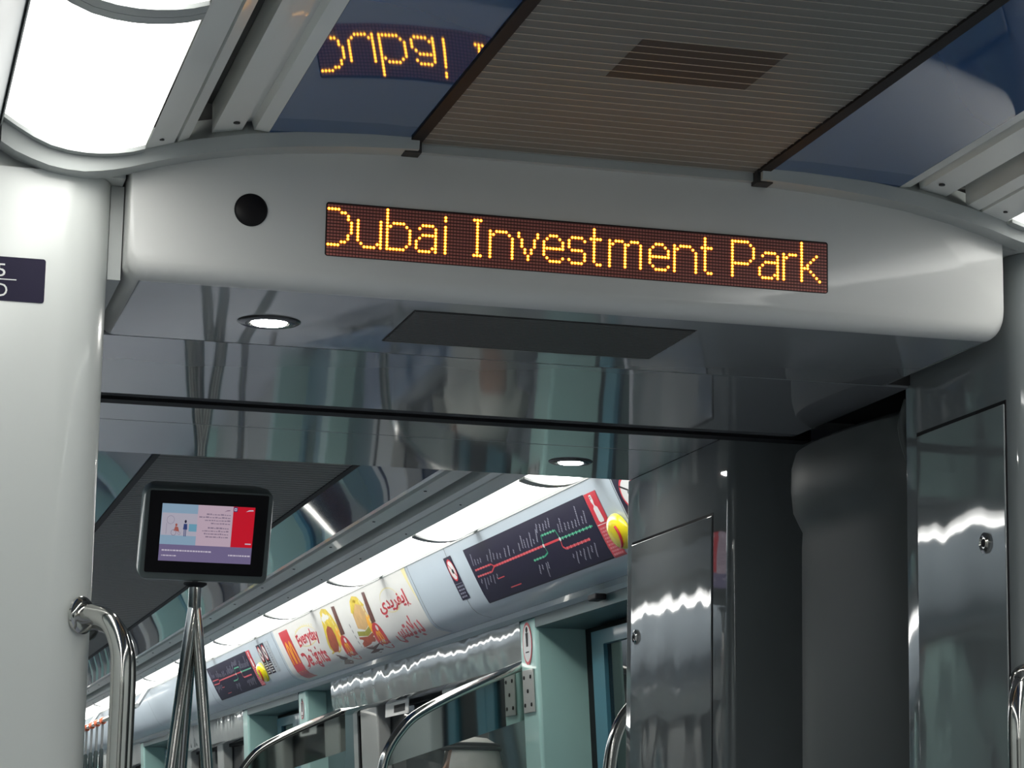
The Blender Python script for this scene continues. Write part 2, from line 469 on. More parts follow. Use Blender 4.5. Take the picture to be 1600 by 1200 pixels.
lamp(1, 2.955, 3.600, 'white ceiling lamp of the near carriage beyond the right picture edge')
lamp(-1, -3.9, 1.43, 'long white ceiling lamp row overhead behind the viewer, left side')
lamp(1, -3.9, 2.935, 'long white ceiling lamp row overhead behind the viewer, right side')
lamp(-1, 5.75, 25.9, 'long white ceiling lamp row on the left of the next carriage, behind the column')
G_L = 'white ceiling lamps in a row along the next carriage'
fl = [(5.75, 6.590, 'white ceiling lamp in the next carriage, only its end peeking under the glossy bulkhead'),
      (6.612, 7.945, 'nearest long white ceiling lamp, slanting above the large navy route map'),
      (7.965, 9.450, 'white ceiling lamp above the blue grey panel between route map and food poster'),
      (9.470, 10.950, 'white ceiling lamp directly above the burger pictures of the food poster'),
      (10.97, 12.50, 'white ceiling lamp above the red logo end of the food poster'),
      (12.52, 14.00, 'white ceiling lamp above the smaller distant route map, right of the tripod pole'),
      (14.02, 15.50, 'white ceiling lamp seen between the legs of the tripod pole and the chrome rail'),
      (15.52, 17.00, 'white ceiling lamp from which the first angled rail bracket hangs'),
      (17.02, 18.60, 'distant white ceiling lamp just right of the left column, above the hanging straps'),
      (18.62, 20.20, 'very distant white ceiling lamp touching the column edge above the straps'),
      (20.22, 22.90, 'most distant but one white ceiling lamp, behind the left column'),
      (22.92, 25.90, 'most distant white ceiling lamp at the end wall of the next carriage')]
for a, b, l in fl: lamp(1, a, b, l, G_L)

# ------------------------------------------------------------------ bulkhead (gable) above the gangway
ARCH = [(-.697, 2.118), (-.66, 2.130), (-.60, 2.146), (-.53, 2.160), (-.46, 2.169), (-.38, 2.176), (-.30, 2.180), (-.266, 2.181),
        (.266, 2.181), (.30, 2.180), (.38, 2.176), (.46, 2.169), (.53, 2.160), (.60, 2.146), (.66, 2.130), (.697, 2.118)]
ZS = 1.9635
def gable():
    e = empty('bulkhead_panel', (0, G, ZS), 'pale grey curved bulkhead panel over the gangway carrying the orange display', 'bulkhead')
    r = .026
    def ring(inset, y, lip):
        pts = []
        xa = .6955 - inset * .15; zb = ZS + inset; rc = .03
        for k in range(7):
            t = math.pi / 2 * k / 6
            pts.append((xa - rc + rc * math.sin(math.pi / 2 - t) * 1.0, y, zb + rc - rc * math.sin(t)))
        for k in range(7):
            t = math.pi / 2 * k / 6
            pts.append((-xa + rc - rc * math.sin(t), y, zb + rc - rc * math.cos(t)))
        top = [(max(-xa, min(xa, x)), y, z + .02) for x, z in ARCH]
        return pts + top
    rings = []
    for k in range(7):
        t = math.pi / 2 * k / 6
        rings.append(ring(r * (1 - math.sin(t)), G + r * (1 - math.cos(t)), 0))
    rings.append(ring(0, 4.078, 0))
    n = len(rings[0]); v = [p for q in rings for p in q]; f = []
    for i in range(len(rings) - 1):
        for k in range(n): f.append((i * n + k, i * n + (k + 1) % n, (i + 1) * n + (k + 1) % n, (i + 1) * n + k))
    f.append(tuple(range(n))[::-1]); f.append(tuple(range((len(rings) - 1) * n, len(rings) * n)))
    m = MB(); m.add(v, f)
    # undersides take the gloss soffit lacquer
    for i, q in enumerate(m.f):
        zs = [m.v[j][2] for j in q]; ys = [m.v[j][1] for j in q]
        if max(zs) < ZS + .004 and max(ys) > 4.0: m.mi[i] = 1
    o = m.build('panel', [GABLE, SOFFIT], e, smooth=True)
    return e
gab = gable()
# arched ceiling end trim above it
def end_trim():
    up = [(-.885, 2.176), (-.865, 2.160), (-.84, 2.146), (-.815, 2.137), (-.79, 2.131), (-.765, 2.129), (-.74, 2.130), (-.72, 2.134), (-.697, 2.140)] + \
         [(-.66, 2.152), (-.60, 2.167), (-.53, 2.181), (-.46, 2.190), (-.38, 2.196), (-.30, 2.200), (-.272, 2.201)]
    lo = [(-.885, 2.140), (-.865, 2.128), (-.84, 2.118), (-.815, 2.110), (-.79, 2.106), (-.765, 2.105), (-.74, 2.108), (-.72, 2.112), (-.697, 2.118)] + ARCH[1:7] + [(-.272, 2.181)]
    for s in (1, -1):
        m = MB()
        a = [(s * x, G - .042, z) for x, z in up]; b = [(s * x, G - .038, z) for x, z in lo]; c = [(s * x, G + .004, z - .001) for x, z in lo]; d = [(s * x, G + .004, z + .04) for x, z in up]
        n = len(a)
        for i in range(n - 1):
            m.quad(a[i], a[i + 1], b[i + 1], b[i]); m.quad(b[i], b[i + 1], c[i + 1], c[i]); m.quad(a[i], a[i + 1], d[i + 1], d[i])
        m.quad(a[-1], b[-1], c[-1], d[-1]); m.quad(a[0], b[0], c[0], d[0])
        t = m.build(T(), TRIM, kind='structure', smooth=True)
        MB().box(s * .2665 if s > 0 else -.292, s * .292 if s > 0 else -.2665, G - .030, G - .002, 2.178, 2.200).build('end_clip', SLOT, t)
    MB().box(-.266, .266, G - .012, G + .004, 2.184, 2.201).build(T(), TRIM, kind='structure')
end_trim()
# front dome
MB().box(-.7165, -.697, 3.70, 4.07, 1.970, 2.112).build('side_filler', TRIM, gab)
cmd = empty('camera_dome', (-.516, G, 2.077), 'round black camera window set in the bulkhead left of the orange display', 'camera')
MB().lathe((-.516, G, 2.077), (0, -1, 0), [(.0248, -.004), (.0248, .0015), (.0235, .0025), (.0228, .0012)], 40).build('ring', BLACK, cmd, smooth=True)
MB().lathe((-.516, G, 2.077), (0, -1, 0), [(.0227, 0), (.0225, .0014), (.018, .003), (.010, .004), (.002, .0044)], 40).build('dark_dome', BEZEL, cmd, smooth=True)

# ------------------------------------------------------------------ LED display
P = .00496
led = empty('destination_display', (0, G, 2.056), 'long orange dot matrix display reading Dubai Investment Park on the bulkhead', 'display')
def rrect(x0, x1, z0, z1, r, y, n=5):
    out = []
    for cx, cz, a0 in ((x1 - r, z1 - r, 0), (x0 + r, z1 - r, 90), (x0 + r, z0 + r, 180), (x1 - r, z0 + r, 270)):
        for k in range(n + 1):
            t = math.radians(a0 + 90 * k / n); out.append((cx + r * math.cos(t), y, cz + r * math.sin(t)))
    return out
MB().prism(rrect(-.4035, .3935, 2.0165, 2.0985, .004, G - .0018), (0, .003, 0)).build('display_frame', BLACK, led)
MB().poly(rrect(-.4020, .3920, 2.0172, 2.0968, .003, G - .0022)).build('display_face', LEDFACE, led)
def V(c, r0, r1): return [(c, r) for r in range(r0, r1 + 1)]
def H(c0, c1, r): return [(c, r) for c in range(c0, c1 + 1)]
gl_u = V(0, 4, 10) + [(1, 11)] + H(2, 5, 12) + [(6, 11)] + V(7, 4, 12)
gl_D = H(0, 3, 1) + H(4, 5, 2) + V(6, 3, 4) + V(7, 5, 8) + V(6, 9, 10) + H(4, 5, 11) + H(0, 3, 12)
gl_b = V(0, 0, 12) + [(1, 5)] + H(2, 5, 4) + [(6, 5)] + V(7, 6, 10) + [(6, 11)] + H(1, 5, 12)
gl_a = [(1, 5)] + H(2, 5, 4) + V(6, 5, 12) + H(2, 5, 7) + [(1, 8)] + V(0, 9, 11) + H(1, 4, 12) + [(5, 11)]
gl_i = V(0, 1, 2) + V(0, 4, 12)
gl_I = V(1, 1, 12) + [(0, 1), (2, 1), (0, 12), (2, 12)]
gl_n = V(0, 4, 12) + [(1, 5)] + H(2, 5, 4) + [(6, 5)] + V(7, 6, 12)
gl_v = V(0, 4, 5) + V(1, 6, 8) + V(2, 9, 10) + V(3, 11, 12) + V(4, 9, 10) + V(5, 6, 8) + V(6, 4, 5)
gl_e = V(0, 6, 10) + [(1, 5)] + H(2, 4, 4) + [(5, 5)] + V(6, 6, 8) + H(1, 5, 8) + [(1, 11)] + H(2, 5, 12) + [(6, 11)]
gl_s = V(0, 5, 7) + H(1, 4, 4) + [(5, 5)] + H(1, 4, 8) + V(5, 9, 11) + H(1, 4, 12) + [(0, 11)]
gl_t = V(1, 1, 11) + [(0, 4), (2, 4), (3, 4)] + H(2, 3, 12)
gl_m = V(0, 4, 12) + [(1, 5)] + H(2, 4, 4) + V(5, 5, 12) + [(6, 5)] + H(7, 9, 4) + V(10, 5, 12)
gl_P = V(0, 1, 12) + H(1, 5, 1) + [(6, 2)] + V(7, 3, 6) + [(6, 7)] + H(1, 5, 8)
gl_r = V(0, 4, 12) + [(1, 5)] + H(2, 4, 4)
gl_k = V(0, 0, 12) + [(5, 4), (4, 5), (3, 6), (2, 7), (1, 8), (2, 8), (3, 9), (4, 10), (5, 11), (6, 12)]
word = [(0, gl_D), (9, gl_u), (18, gl_b), (27, gl_a), (36, gl_i), (45, gl_I), (50, gl_n), (59, gl_v), (67, gl_e), (75, gl_s), (82, gl_t), (88, gl_m),
        (101, gl_e), (109, gl_n), (118, gl_t), (128, gl_P), (137, gl_a), (145, gl_r), (151, gl_k)]
for c0, gl in word:
    m = MB()
    for c, r in sorted(set(gl)):
        x = -.3995 + P * (c0 + c); z = 2.0933 - P * r
        m.lathe((x, G - .0022, z), (0, -1, 0), [(.00275, 0), (.0026, .0006)], 12, 1)
        m.lathe((x, G - .0028, z), (0, -1, 0), [(.0017, 0), (.0014, .0005)], 12, 0)
    m.build('letter', [DOTC, DOTR], led, fix=False)

# ------------------------------------------------------------------ gangway soffits
sf = empty('gangway_ceiling', (0, 4.37, ZS), 'dark glossy flat ceiling panel of the gangway behind the bulkhead', 'ceiling panel')
MB().box(-.715, .72, 4.084, 4.654, ZS, ZS + .03).build('panel', SOFFIT, sf)
MB().box(-.76, .76, 4.656, 4.70, ZS - .006, ZS + .10).build('gasket', BLACK, sf, label='black rubber gasket')
MB().box(-.78, .78, 4.076, 4.088, ZS + .004, ZS + .10).build('seam_backing', SLOT, sf)
MB().box(-1.3, 1.3, 4.08, 5.0, 2.06, 2.30).build('ceiling', SLOT, kind='structure')
s2 = empty('end_soffit', (0, 5.2, 2.013), 'mirror glossy grey soffit at the mouth of the next carriage', 'soffit')
MB().box(-.74, .74, 4.705, 5.215, 2.013, 2.05).build('panel', SOFFIT, s2, bevel=.001)
MB().box(-.74, .74, 5.218, 5.66, 2.013, 2.05).build('panel', SOFFIT, s2, bevel=.002)
MB().box(-1.3, 1.3, 5.05, 5.66, 2.052, 2.28).build('wall_front', PAINT, kind='structure')
MB().box(-1.3, 1.3, 3.66, 4.07, 2.21, 2.28).build('ceiling', SLOT, kind='structure')

def downlight(x, y, z, label):
    e = empty('downlight', (x, y, z), label, 'downlight', None)
    MB().lathe((x, y, z), (0, 0, -1), [(.050, -.001), (.050, .001), (.046, .0035), (.032, .004), (.030, .0015)], 48).build('trim_ring', CHROMED, e, smooth=True)
    MB().lathe((x, y, z - .0018), (0, 0, -1), [(.0285, 0), (.0265, .0028)], 40).build('lens', SPOTM, e, smooth=True)
CHROMED = mat('satin ring', (0.10, 0.10, 0.10), 0.15, metal=0.8)
downlight(-.444, 3.890, ZS, 'small round lit downlight in the glossy underside below the black camera window')
downlight(.487, 5.430, 2.013, 'small round lit downlight above the slanting lamps near the route map')
vent = empty('soffit_vent', (0, 3.86, ZS), 'wide dark slatted vent in the glossy underside of the bulkhead', 'vent')
m = MB(); MB().box(-.245, .21, 3.731, 3.979, ZS - .0008, ZS).build('vent_plate', SLOT, vent)
y = 3.735
while y < 3.975:
    m.box(-.243, .208, y, y + .0055, ZS - .0022, ZS - .0008); y += .0095
m.build('vent_slats', mat('vent slat', (.10, .10, .095), .4), vent)

# ------------------------------------------------------------------ end cabinets lining the gangway
def rounded_plan(x0, x1, y0, y1, r, side, rfar=.006):
    pts = []
    for k in range(11):
        t = math.pi / 2 * k / 10
        pts.append((x0 + r - r * math.sin(t), y0 + r - r * math.cos(t)))
    for k in range(5):
        t = math.pi / 2 * k / 4
        pts.append((x0 + rfar - rfar * math.cos(t), y1 - rfar + rfar * math.sin(t)))
    pts += [(x1, y1), (x1, y0)]
    return [(side * x, y) for x, y in pts]
def slab(parent, name, side, x, ya, yb, za, zb, th, matl, bev):
    return MB().box(side * (x - th), side * x, ya, yb, za, zb).build(name, matl, parent, bevel=bev)
def cabinet(side, x0, y0, y1, top, r, matl, door, lock, label, hinge=1):
    e = empty('end_cabinet', (side * (x0 + .2), (y0 + y1) / 2, 0), label, 'cabinet')
    pl = rounded_plan(x0, 1.25, y0, y1, r, side)
    MB().prism([(x, y, 0.0) for x, y in pl], (0, 0, top)).build('cabinet_body', matl, e, smooth=True)
    if door:
        ya, yb, za, zb = door
        MB().box(side * (x0 - .0006), side * (x0 + .002), ya - .004, yb + .004, za, zb + .006).build('door_gap', BLACK, e)
        d = slab(e, 'cabinet_door', side, x0 + .001, ya, yb, za, zb, .004, matl, .003)
        yl, zl = lock
        MB().lathe((side * (x0 - .003), yl, zl), (-side, 0, 0), [(.017, 0), (.017, .004), (.012, .007), (.009, .0045)], 28).build('lock', STEEL, d, smooth=True)
        MB().lathe((side * (x0 - .0078), yl, zl), (-side, 0, 0), [(.007, 0), (.006, .0005)], 20).build('keyhole', BLACK, d)
    return e
cabinet(-1, .717, 3.635, 4.09, 2.112, .07, PAINT, None, None, 'pale grey rounded column cabinet filling the left edge of the picture')
cabinet(1, .720, 3.635, 4.10, 2.112, .07, GANG, (3.70, 4.045, .25, 1.872), (3.772, 1.655), 'dark grey end cabinet at the right edge with locked door', 1)
cabinet(1, .697, 4.96, 5.676, 2.012, .018, GANG, (5.065, 5.632, .25, 1.857), (5.588, 1.640), 'dark grey glossy cabinet across the gangway, right of the route map')
cabinet(-1, .697, 4.96, 5.676, 2.012, .018, GANG, None, None, 'dark grey cabinet across the gangway hidden behind the left column')
# closing faces above the cabinets
for s in (-1, 1):
    MB().box(s * .70, s * 1.30, 3.655, 4.09, 2.113, 2.28).build('wall_left' if s < 0 else 'wall_right', PAINT, kind='structure')
    MB().box(s * 1.26, s * 1.32, 3.61, 5.68, 0, 2.28).build('wall_left' if s < 0 else 'wall_right', SLOT, kind='structure')

def bellows(side, label):
    plan = smoothpath([(.80, 4.105, 0), (.745, 4.14, 0), (.718, 4.25, 0), (.708, 4.42, 0), (.714, 4.56, 0), (.745, 4.66, 0), (.82, 4.72, 0), (.95, 4.74, 0)], 5)
    rows = [(0, .0), (1.74, .0), (1.772, .002), (1.79, -.008), (1.81, -.018), (1.85, -.022), (1.895, -.021), (1.925, -.012), (1.938, .01)]
    m = MB(); n = len(plan); v = []
    for z, o in rows:
        for p in plan: v.append((side * (p.x + o * (1.0 if p.y > 4.2 else max(0, (p.y - 4.07) / .13))), p.y, z))
    f = []
    for i in range(len(rows) - 1):
        for k in range(n - 1): f.append((i * n + k, i * n + k + 1, (i + 1) * n + k + 1, (i + 1) * n + k))
    v += [(side * 1.2, 4.10, rows[-1][0]), (side * 1.2, 4.74, rows[-1][0])]
    L = len(rows) - 1
    f.append(tuple([L * n + k for k in range(n)] + [len(v) - 1, len(v) - 2]))
    m.add(v, f)
    e = m.build('gangway_bellows', RUBBER, label=label, cat='bellows', smooth=True)
    m = MB(); m.tube(smoothpath([(side * .735, 4.115, 1.948), (side * .727, 4.125, 1.90), (side * .735, 4.11, 1.84)], 5), .010, 10)
    m.build('fold', RUBBER, e, smooth=True)
bellows(1, 'dark rubber gangway bellows bulging between the two grey cabinets on the right')
bellows(-1, 'dark rubber gangway bellows on the left side, behind the pale column')

# ------------------------------------------------------------------ text helper
def glyphs(txt, bold=0.0):
    cu = bpy.data.curves.new('lettering', 'FONT'); cu.body = txt; cu.resolution_u = 3; cu.offset = bold
    ob = bpy.data.objects.new('lettering', cu); COL.objects.link(ob)
    dg = bpy.context.evaluated_depsgraph_get(); dg.update()
    me = bpy.data.meshes.new_from_object(ob.evaluated_get(dg))
    v = [tuple(q.co) for q in me.vertices]; f = [tuple(p.vertices) for p in me.polygons]
    bpy.data.objects.remove(ob); bpy.data.curves.remove(cu); bpy.data.meshes.remove(me)
    if not v: return [], []
    x0 = min(a[0] for a in v); x1 = max(a[0] for a in v); y0 = min(a[1] for a in v); y1 = max(a[1] for a in v)
    return [((a[0] - x0) / (x1 - x0), (a[1] - y0) / (y1 - y0)) for a in v], f
def put_text(m, txt, fn, mi=0, bold=0.0):
    """fn(u,v) with u to the right, v up, both 0..1"""
    v, f = glyphs(txt, bold)
    m.add([fn(a, b) for a, b in v], f, mi); return m

# sticker on the left column
st = empty('number_sticker', (-.87, 3.633, 1.943), 'navy number sticker with white 5 and D on the pale left column', 'sticker')
def colp(px, pz, h=0): return (px, 3.6345 - h, pz)
MB().prism(rrect(-.955, -.8105, 1.9135, 1.978, .004, 3.6338), (0, .0012, 0)).build('sticker_sheet', NAVY, st)
put_text(MB(), '5', lambda u, v: (-.8795 + u * .0125, 3.6332, 1.9485 + v * .019)).build('digit', WHITE, st)
put_text(MB(), 'D', lambda u, v: (-.8795 + u * .0165, 3.6332, 1.9195 + v * .019)).build('letter', WHITE, st)
MB().box(-.93, -.851, 3.6332, 3.6338, 1.9440, 1.9455).build('rule', WHITE, st)

# ------------------------------------------------------------------ chrome grab rails at the gangway mouth
def grab(side, label, dx=-.004, dy=0, dz=.010, fl=True):
    e = empty('grab_rail', (side * .69, 3.58, 0.4), label, 'grab rail')
    p = smoothpath([(side * (.742 + dx), 3.658 + dy, 1.460 + dz), (side * (.722 + dx), 3.634 + dy, 1.460 + dz), (side * (.703 + dx), 3.603 + dy, 1.448 + dz), (side * (.690 + dx), 3.588 + dy, 1.418 + dz), (side * (.686 + dx), 3.583 + dy, 1.375 + dz), (side * (.686 + dx), 3.583 + dy, 1.25), (side * (.686 + dx), 3.583 + dy, .75), (side * (.686 + dx), 3.583 + dy, .50), (side * (.700 + dx), 3.60 + dy, .45), (side * (.742 + dx), 3.658 + dy, .44)], 6)
    MB().tube(p, .0145, 24).build('tube', STEEL, e, smooth=True)
    if fl:
        for z in (1.460 + dz, .44):
            MB().lathe((side * (.739 + dx), 3.655 + dy, z), (-side * .72, -.69, 0), [(.027, 0), (.027, .004), (.023, .008), (.016, .009)], 28).build('flange', STEEL, e, smooth=True)
grab(-1, 'chrome grab rail bent down from a round flange on the pale left column')
grab(-1, 'second chrome grab rail close behind the first, beside the gangway opening', dx=-.020, dy=.085, dz=.008)
grab(1, 'chrome grab rail at the far right edge of the picture by the dark cabinet', dx=-.018, dy=-.015, dz=-.035)

# ------------------------------------------------------------------ passenger information screen on a tripod pole
tv = empty('information_screen', (-.13, 6.86, 1.98), 'grey framed screen with red and pale blue slide on the tripod pole', 'screen')
def tvp(u, v, h=0.0):
    """u 0..1 left to right, v 0..1 bottom to top over the black glass; leans 20 deg towards the viewer at the top"""
    x = -.292 + .322 * u; y = 6.90 - .080 * v; z = 1.880 + .212 * v
    n = Vector((0, -.212, -.080)).normalized()
    return Vector((x, y, z)) + n * h
m = MB()
def ringtv(u0, u1, v0, v1, h, r=.06, n=4):
    out = []
    ru, rv = r * .62, r
    for cu_, cv, a0 in ((u1 - ru, v1 - rv, 0), (u0 + ru, v1 - rv, 90), (u0 + ru, v0 + rv, 180), (u1 - ru, v0 + rv, 270)):
        for k in range(n + 1):
            t = math.radians(a0 + 90 * k / n); out.append(tvp(cu_ + ru * math.cos(t), cv + rv * math.sin(t), h))
    return out
R = [ringtv(-.035, 1.035, -.085, 1.02, .0, .08), ringtv(-.045, 1.045, -.10, 1.035, -.006, .10), ringtv(-.05, 1.05, -.11, 1.04, -.05, .12), ringtv(.0, 1.0, -.06, 1.0, -.115, .12)]
n = len(R[0]); vv = [p for q in R for p in q]; ff = [(i * n + k, i * n + (k + 1) % n, (i + 1) * n + (k + 1) % n, (i + 1) * n + k) for i in range(3) for k in range(n)]
ff += [tuple(range(n))[::-1], tuple(range(3 * n, 4 * n))]
m.add(vv, ff).build('casing', CASE, tv, smooth=True)
MB().prism(ringtv(0, 1, 0, 1, .0005, .02), Vector((0, -.212, -.080)).normalized() * .003).build('bezel', BEZEL, tv)
def scr(u, v, h=0.0):
    return tvp(.108 + u * (.890 - .108), .148 + v * (.851 - .148), .0042 + h)
E1 = lambda n_, c, s=0.66: mat('screen ' + n_, (0, 0, 0), .3, emit=c, es=s)
def sq(u0, u1, v0, v1, h=0.0): return [scr(u0, v0, h), scr(u1, v0, h), scr(u1, v1, h), scr(u0, v1, h)]
disp = empty('display', (0, 6.86, 1.98)); disp.parent = tv; disp.matrix_parent_inverse = tv.matrix_world.inverted()
MB().poly(sq(0, 1, 0, 1)).build('slide_background', E1('footer', (.16, .13, .25)), disp)
MB().poly(sq(0, .385, .29, 1, .0002)).build('illustration', E1('pale blue', (.24, .36, .48)), disp)
MB().poly(sq(.005, .385, .45, .84, .0004)).build('illustration', E1('pale wall', (.42, .40, .48)), disp)
MB().poly(sq(.30, .385, .53, .66, .0006)).build('illustration', E1('bench', (.14, .33, .45)), disp)
MB().poly(sq(.385, .765, .29, 1, .0002)).build('text_page', E1('pink page', (.50, .38, .46)), disp)
MB().poly(sq(.765, 1, .29, 1, .0002)).build('red_page', E1('red', (.55, .005, .02)), disp)
m = MB()
for r_ in range(8):
    v0 = .835 - .052 * r_ - (.03 if r_ >= 4 else 0); u1 = .74 if r_ < 4 else .73
    u = u1
    left = [.49, .43, .46, .56, .52, .45, .48, .51][r_]
    while u > left:
        wl = rnd.uniform(.012, .035); m.poly(sq(u - wl, u, v0, v0 + rnd.uniform(.012, .026), .0005)); u -= wl + .007
m.build('caption', E1('caption', (.22, .17, .24)), disp)
m = MB(); u = .03
while u < .54: wl = rnd.uniform(.008, .03); m.poly(sq(u, u + wl, .175, .20, .0004)); u += wl + .006
u = .03
while u < .17: wl = rnd.uniform(.008, .03); m.poly(sq(u, u + wl, .085, .105, .0004)); u += wl + .006
u = .75
while u < .97: wl = rnd.uniform(.01, .03); m.poly(sq(u, u + wl, .13, .155, .0004)); u += wl + .006
m.poly(sq(.92, .985, .345, .365, .0005)); 
m.poly([scr(.90, .915, .0005), scr(.935, .95, .0005), scr(.98, .955, .0005), scr(.985, .935, .0005), scr(.94, .93, .0005)])
m.build('caption', E1('white', (.55, .50, .60)), disp)
m = MB(); m.poly([scr(.67, .90, .0005), scr(.70, .93, .0005), scr(.73, .935, .0005), scr(.73, .92, .0005), scr(.70, .915, .0005)]).build('emblem', E1('mauve', (.2, .12, .2)), disp)
m = MB(); m.poly(sq(.768, .810, .91, .99, .0004), 0); m.poly(sq(.775, .802, .925, .975, .0006), 1); m.poly(sq(.783, .794, .938, .962, .0008), 0)
m.build('emblem', [E1('navy', (.02, .03, .12)), E1('white', (.55, .50, .60))], disp)
# cartoon: woman in navy, seated figure in a wheelchair, clock sign
m = MB()
def disc(cu_, cv, ru, rv, h, mi, n=18, hole=None):
    pts = [scr(cu_ + ru * math.cos(2 * math.pi * k / n), cv + rv * math.sin(2 * math.pi * k / n), h) for k in range(n)]
    if hole:
        q = [scr(cu_ + ru * hole * math.cos(2 * math.pi * k / n), cv + rv * hole * math.sin(2 * math.pi * k / n), h) for k in range(n)]
        for k in range(n): m.quad(pts[k], pts[(k + 1) % n], q[(k + 1) % n], q[k], mi)
    else: m.poly(pts, mi)
disc(.262, .70, .012, .028, .0009, 1); m.poly([scr(.24, .56, .0008), scr(.285, .56, .0008), scr(.280, .66, .0008), scr(.245, .66, .0008)], 0)
m.poly(sq(.25, .258, .44, .56, .0008), 0); m.poly(sq(.266, .274, .44, .56, .0008), 0)
disc(.165, .635, .012, .025, .0009, 2); m.poly([scr(.14, .53, .0008), scr(.20, .52, .0008), scr(.185, .60, .0008), scr(.155, .61, .0008)], 2)
disc(.14, .50, .030, .055, .0008, 3, hole=.8); disc(.20, .49, .015, .028, .0008, 3, hole=.7)
disc(.10, .72, .042, .075, .0008, 3, hole=.9); m.poly(sq(.058, .062, .47, .66, .0007), 3)
m.build('cartoon', [E1('suit', (.03, .05, .17)), E1('hair', (.02, .02, .05)), E1('brick', (.35, .10, .08)), E1('line', (.25, .22, .30))], disp)

pole = empty('tripod_pole', (-.148, 6.93, 0), 'chrome pole splitting into three legs beneath the screen', 'pole')
MB().tube([(-.148, 6.925, 1.856), (-.148, 6.925, 1.80), (-.148, 6.925, 1.76)], .0175, 24).build('upper_tube', STEEL, pole, smooth=True)
MB().lathe((-.148, 6.925, 1.857), (0, 0, -1), [(.032, 0), (.032, .004), (.020, .012)], 28).build('collar', BLACK, pole, smooth=True, label='black collar')
for dx, dy in ((-.050, -.02), (-.012, .06), (.052, -.01)):
    p = smoothpath([(-.148, 6.925, 1.795), (-.148 + dx * .25, 6.925 + dy * .25, 1.70), (-.148 + dx * .60, 6.925 + dy * .6, 1.54), (-.148 + dx, 6.925 + dy, 1.34), (-.148 + dx * 1.8, 6.925 + dy * 1.8, .9), (-.148 + dx * 2.6, 6.925 + dy * 2.6, .45), (-.148 + dx * 3.1, 6.925 + dy * 3.1, 0)], 5)
    MB().tube(p, .0165, 24).build('leg', STEEL, pole, smooth=True)

# ------------------------------------------------------------------ draught screens with rails
def wpt(x, z, k): return (-1.05 + (x + 1.05) * k, 1.15 + (z - 1.15) * k)
def draught(Y, label, side=1):
    k = 8.22 / 8.05
    top = [wpt(x, z, k) for x, z in ((1.095, 1.758), (1.059, 1.742), (.955, 1.697), (.828, 1.637), (.724, 1.577), (.673, 1.524), (.639, 1.469), (.62, 1.407))]
    path = [(side * x, Y, z) for x, z in top] + [(side * .622, Y, 1.2), (side * .622, Y, .8), (side * .622, Y, .05)]
    e = empty('draught_screen', (side * .85, Y, 0), label, 'screen', 'glass screens beside the doors')
    sp = smoothpath(path, 5)
    MB().tube(sp, .0165, 16).build('rail', STEEL, e, smooth=True)
    # mirrored band just beneath the rail
    band = [wpt(x, z, k) for x, z in ((.626, 1.41), (.707, 1.440), (1.105, 1.580))]
    tp = [q for q in sp if q.z >= 1.40]
    pts = [(q.x, q.z) for q in tp] + [(side * x, z) for x, z in band]
    MB().prism([(x, Y + .003, z) for x, z in pts], (0, -.006, 0)).build('mirror_band', BAND, e)
    lo = [(side * x, z) for x, z in band] + [(side * 1.13, .35), (side * .63, .35)]
    MB().prism([(x, Y + .003, z) for x, z in lo], (0, -.006, 0)).build('glass_panel', GLASS, e)
draught(8.222, 'glass screen with curved chrome rail beside the teal pillar with round notice')
draught(11.44, 'glass screen with curved chrome rail beneath the food poster, bottom edge')
# rail behind the near right cabinet
gr = empty('grab_rail', (.70, 5.77, .9), 'thick chrome rail bending down at the left edge of the glossy right cabinet', 'grab rail')
MB().tube(smoothpath([(.80, 5.74, 1.512), (.775, 5.74, 1.512), (.735, 5.745, 1.492), (.700, 5.75, 1.435), (.682, 5.75, 1.35), (.678, 5.75, 1.2), (.678, 5.75, .7), (.69, 5.75, .52), (.74, 5.74, .46), (.80, 5.72, .45)], 5), .0155, 20).build('tube', STEEL, gr, smooth=True)
MB().box(.77, .83, 5.676, 5.76, 1.49, 1.535).build('bracket', STEEL, gr); MB().box(.77, .83, 5.676, 5.74, .43, .475).build('bracket', STEEL, gr)

# ------------------------------------------------------------------ art on the cove
def cg(m, Y0, Y1, s0, s1, h, mi=0, ny=1, ns=None):
    """a rectangle wrapped on the cove: Y0 is its left (far) side"""
    ss = [s0] + [q for q in CS if s0 + .002 < q < s1 - .002] + [s1]
    for a, b in zip(ss, ss[1:]):
        m.quad(cove(Y0, a, h), cove(Y1, a, h), cove(Y1, b, h), cove(Y0, b, h), mi)
    return m
def cpoly(m, pts, h, mi=0): return m.poly([cove(Y, s, h) for Y, s in pts], mi)
def cfan(m, pts, h, mi=0):
    cy = sum(p[0] for p in pts) / len(pts); cs_ = sum(p[1] for p in pts) / len(pts); n = len(pts)
    C = cove(cy, cs_, h); mids = [cove((p[0] + cy) / 2, (p[1] + cs_) / 2, h) for p in pts]; out = [cove(p[0], p[1], h) for p in pts]
    for i in range(n):
        j = (i + 1) % n
        m.poly([C, mids[i], mids[j]], mi); m.quad(mids[i], out[i], out[j], mids[j], mi)
    return m
def cline(m, pts, wd, h, mi=0):
    for (a, b) in zip(pts, pts[1:]):
        d = Vector((b[0] - a[0], b[1] - a[1])); L = d.length; nrm = Vector((-d.y, d.x)) / L * wd / 2
        cpoly(m, [(a[0] + nrm.x, a[1] + nrm.y), (b[0] + nrm.x, b[1] + nrm.y), (b[0] - nrm.x, b[1] - nrm.y), (a[0] - nrm.x, a[1] - nrm.y)], h, mi)
    return m
def cell(cY, cs_, rY, rs, n=24, rot=0): return [(cY + rY * math.cos(2 * math.pi * k / n + rot), cs_ + rs * math.sin(2 * math.pi * k / n + rot)) for k in range(n)]
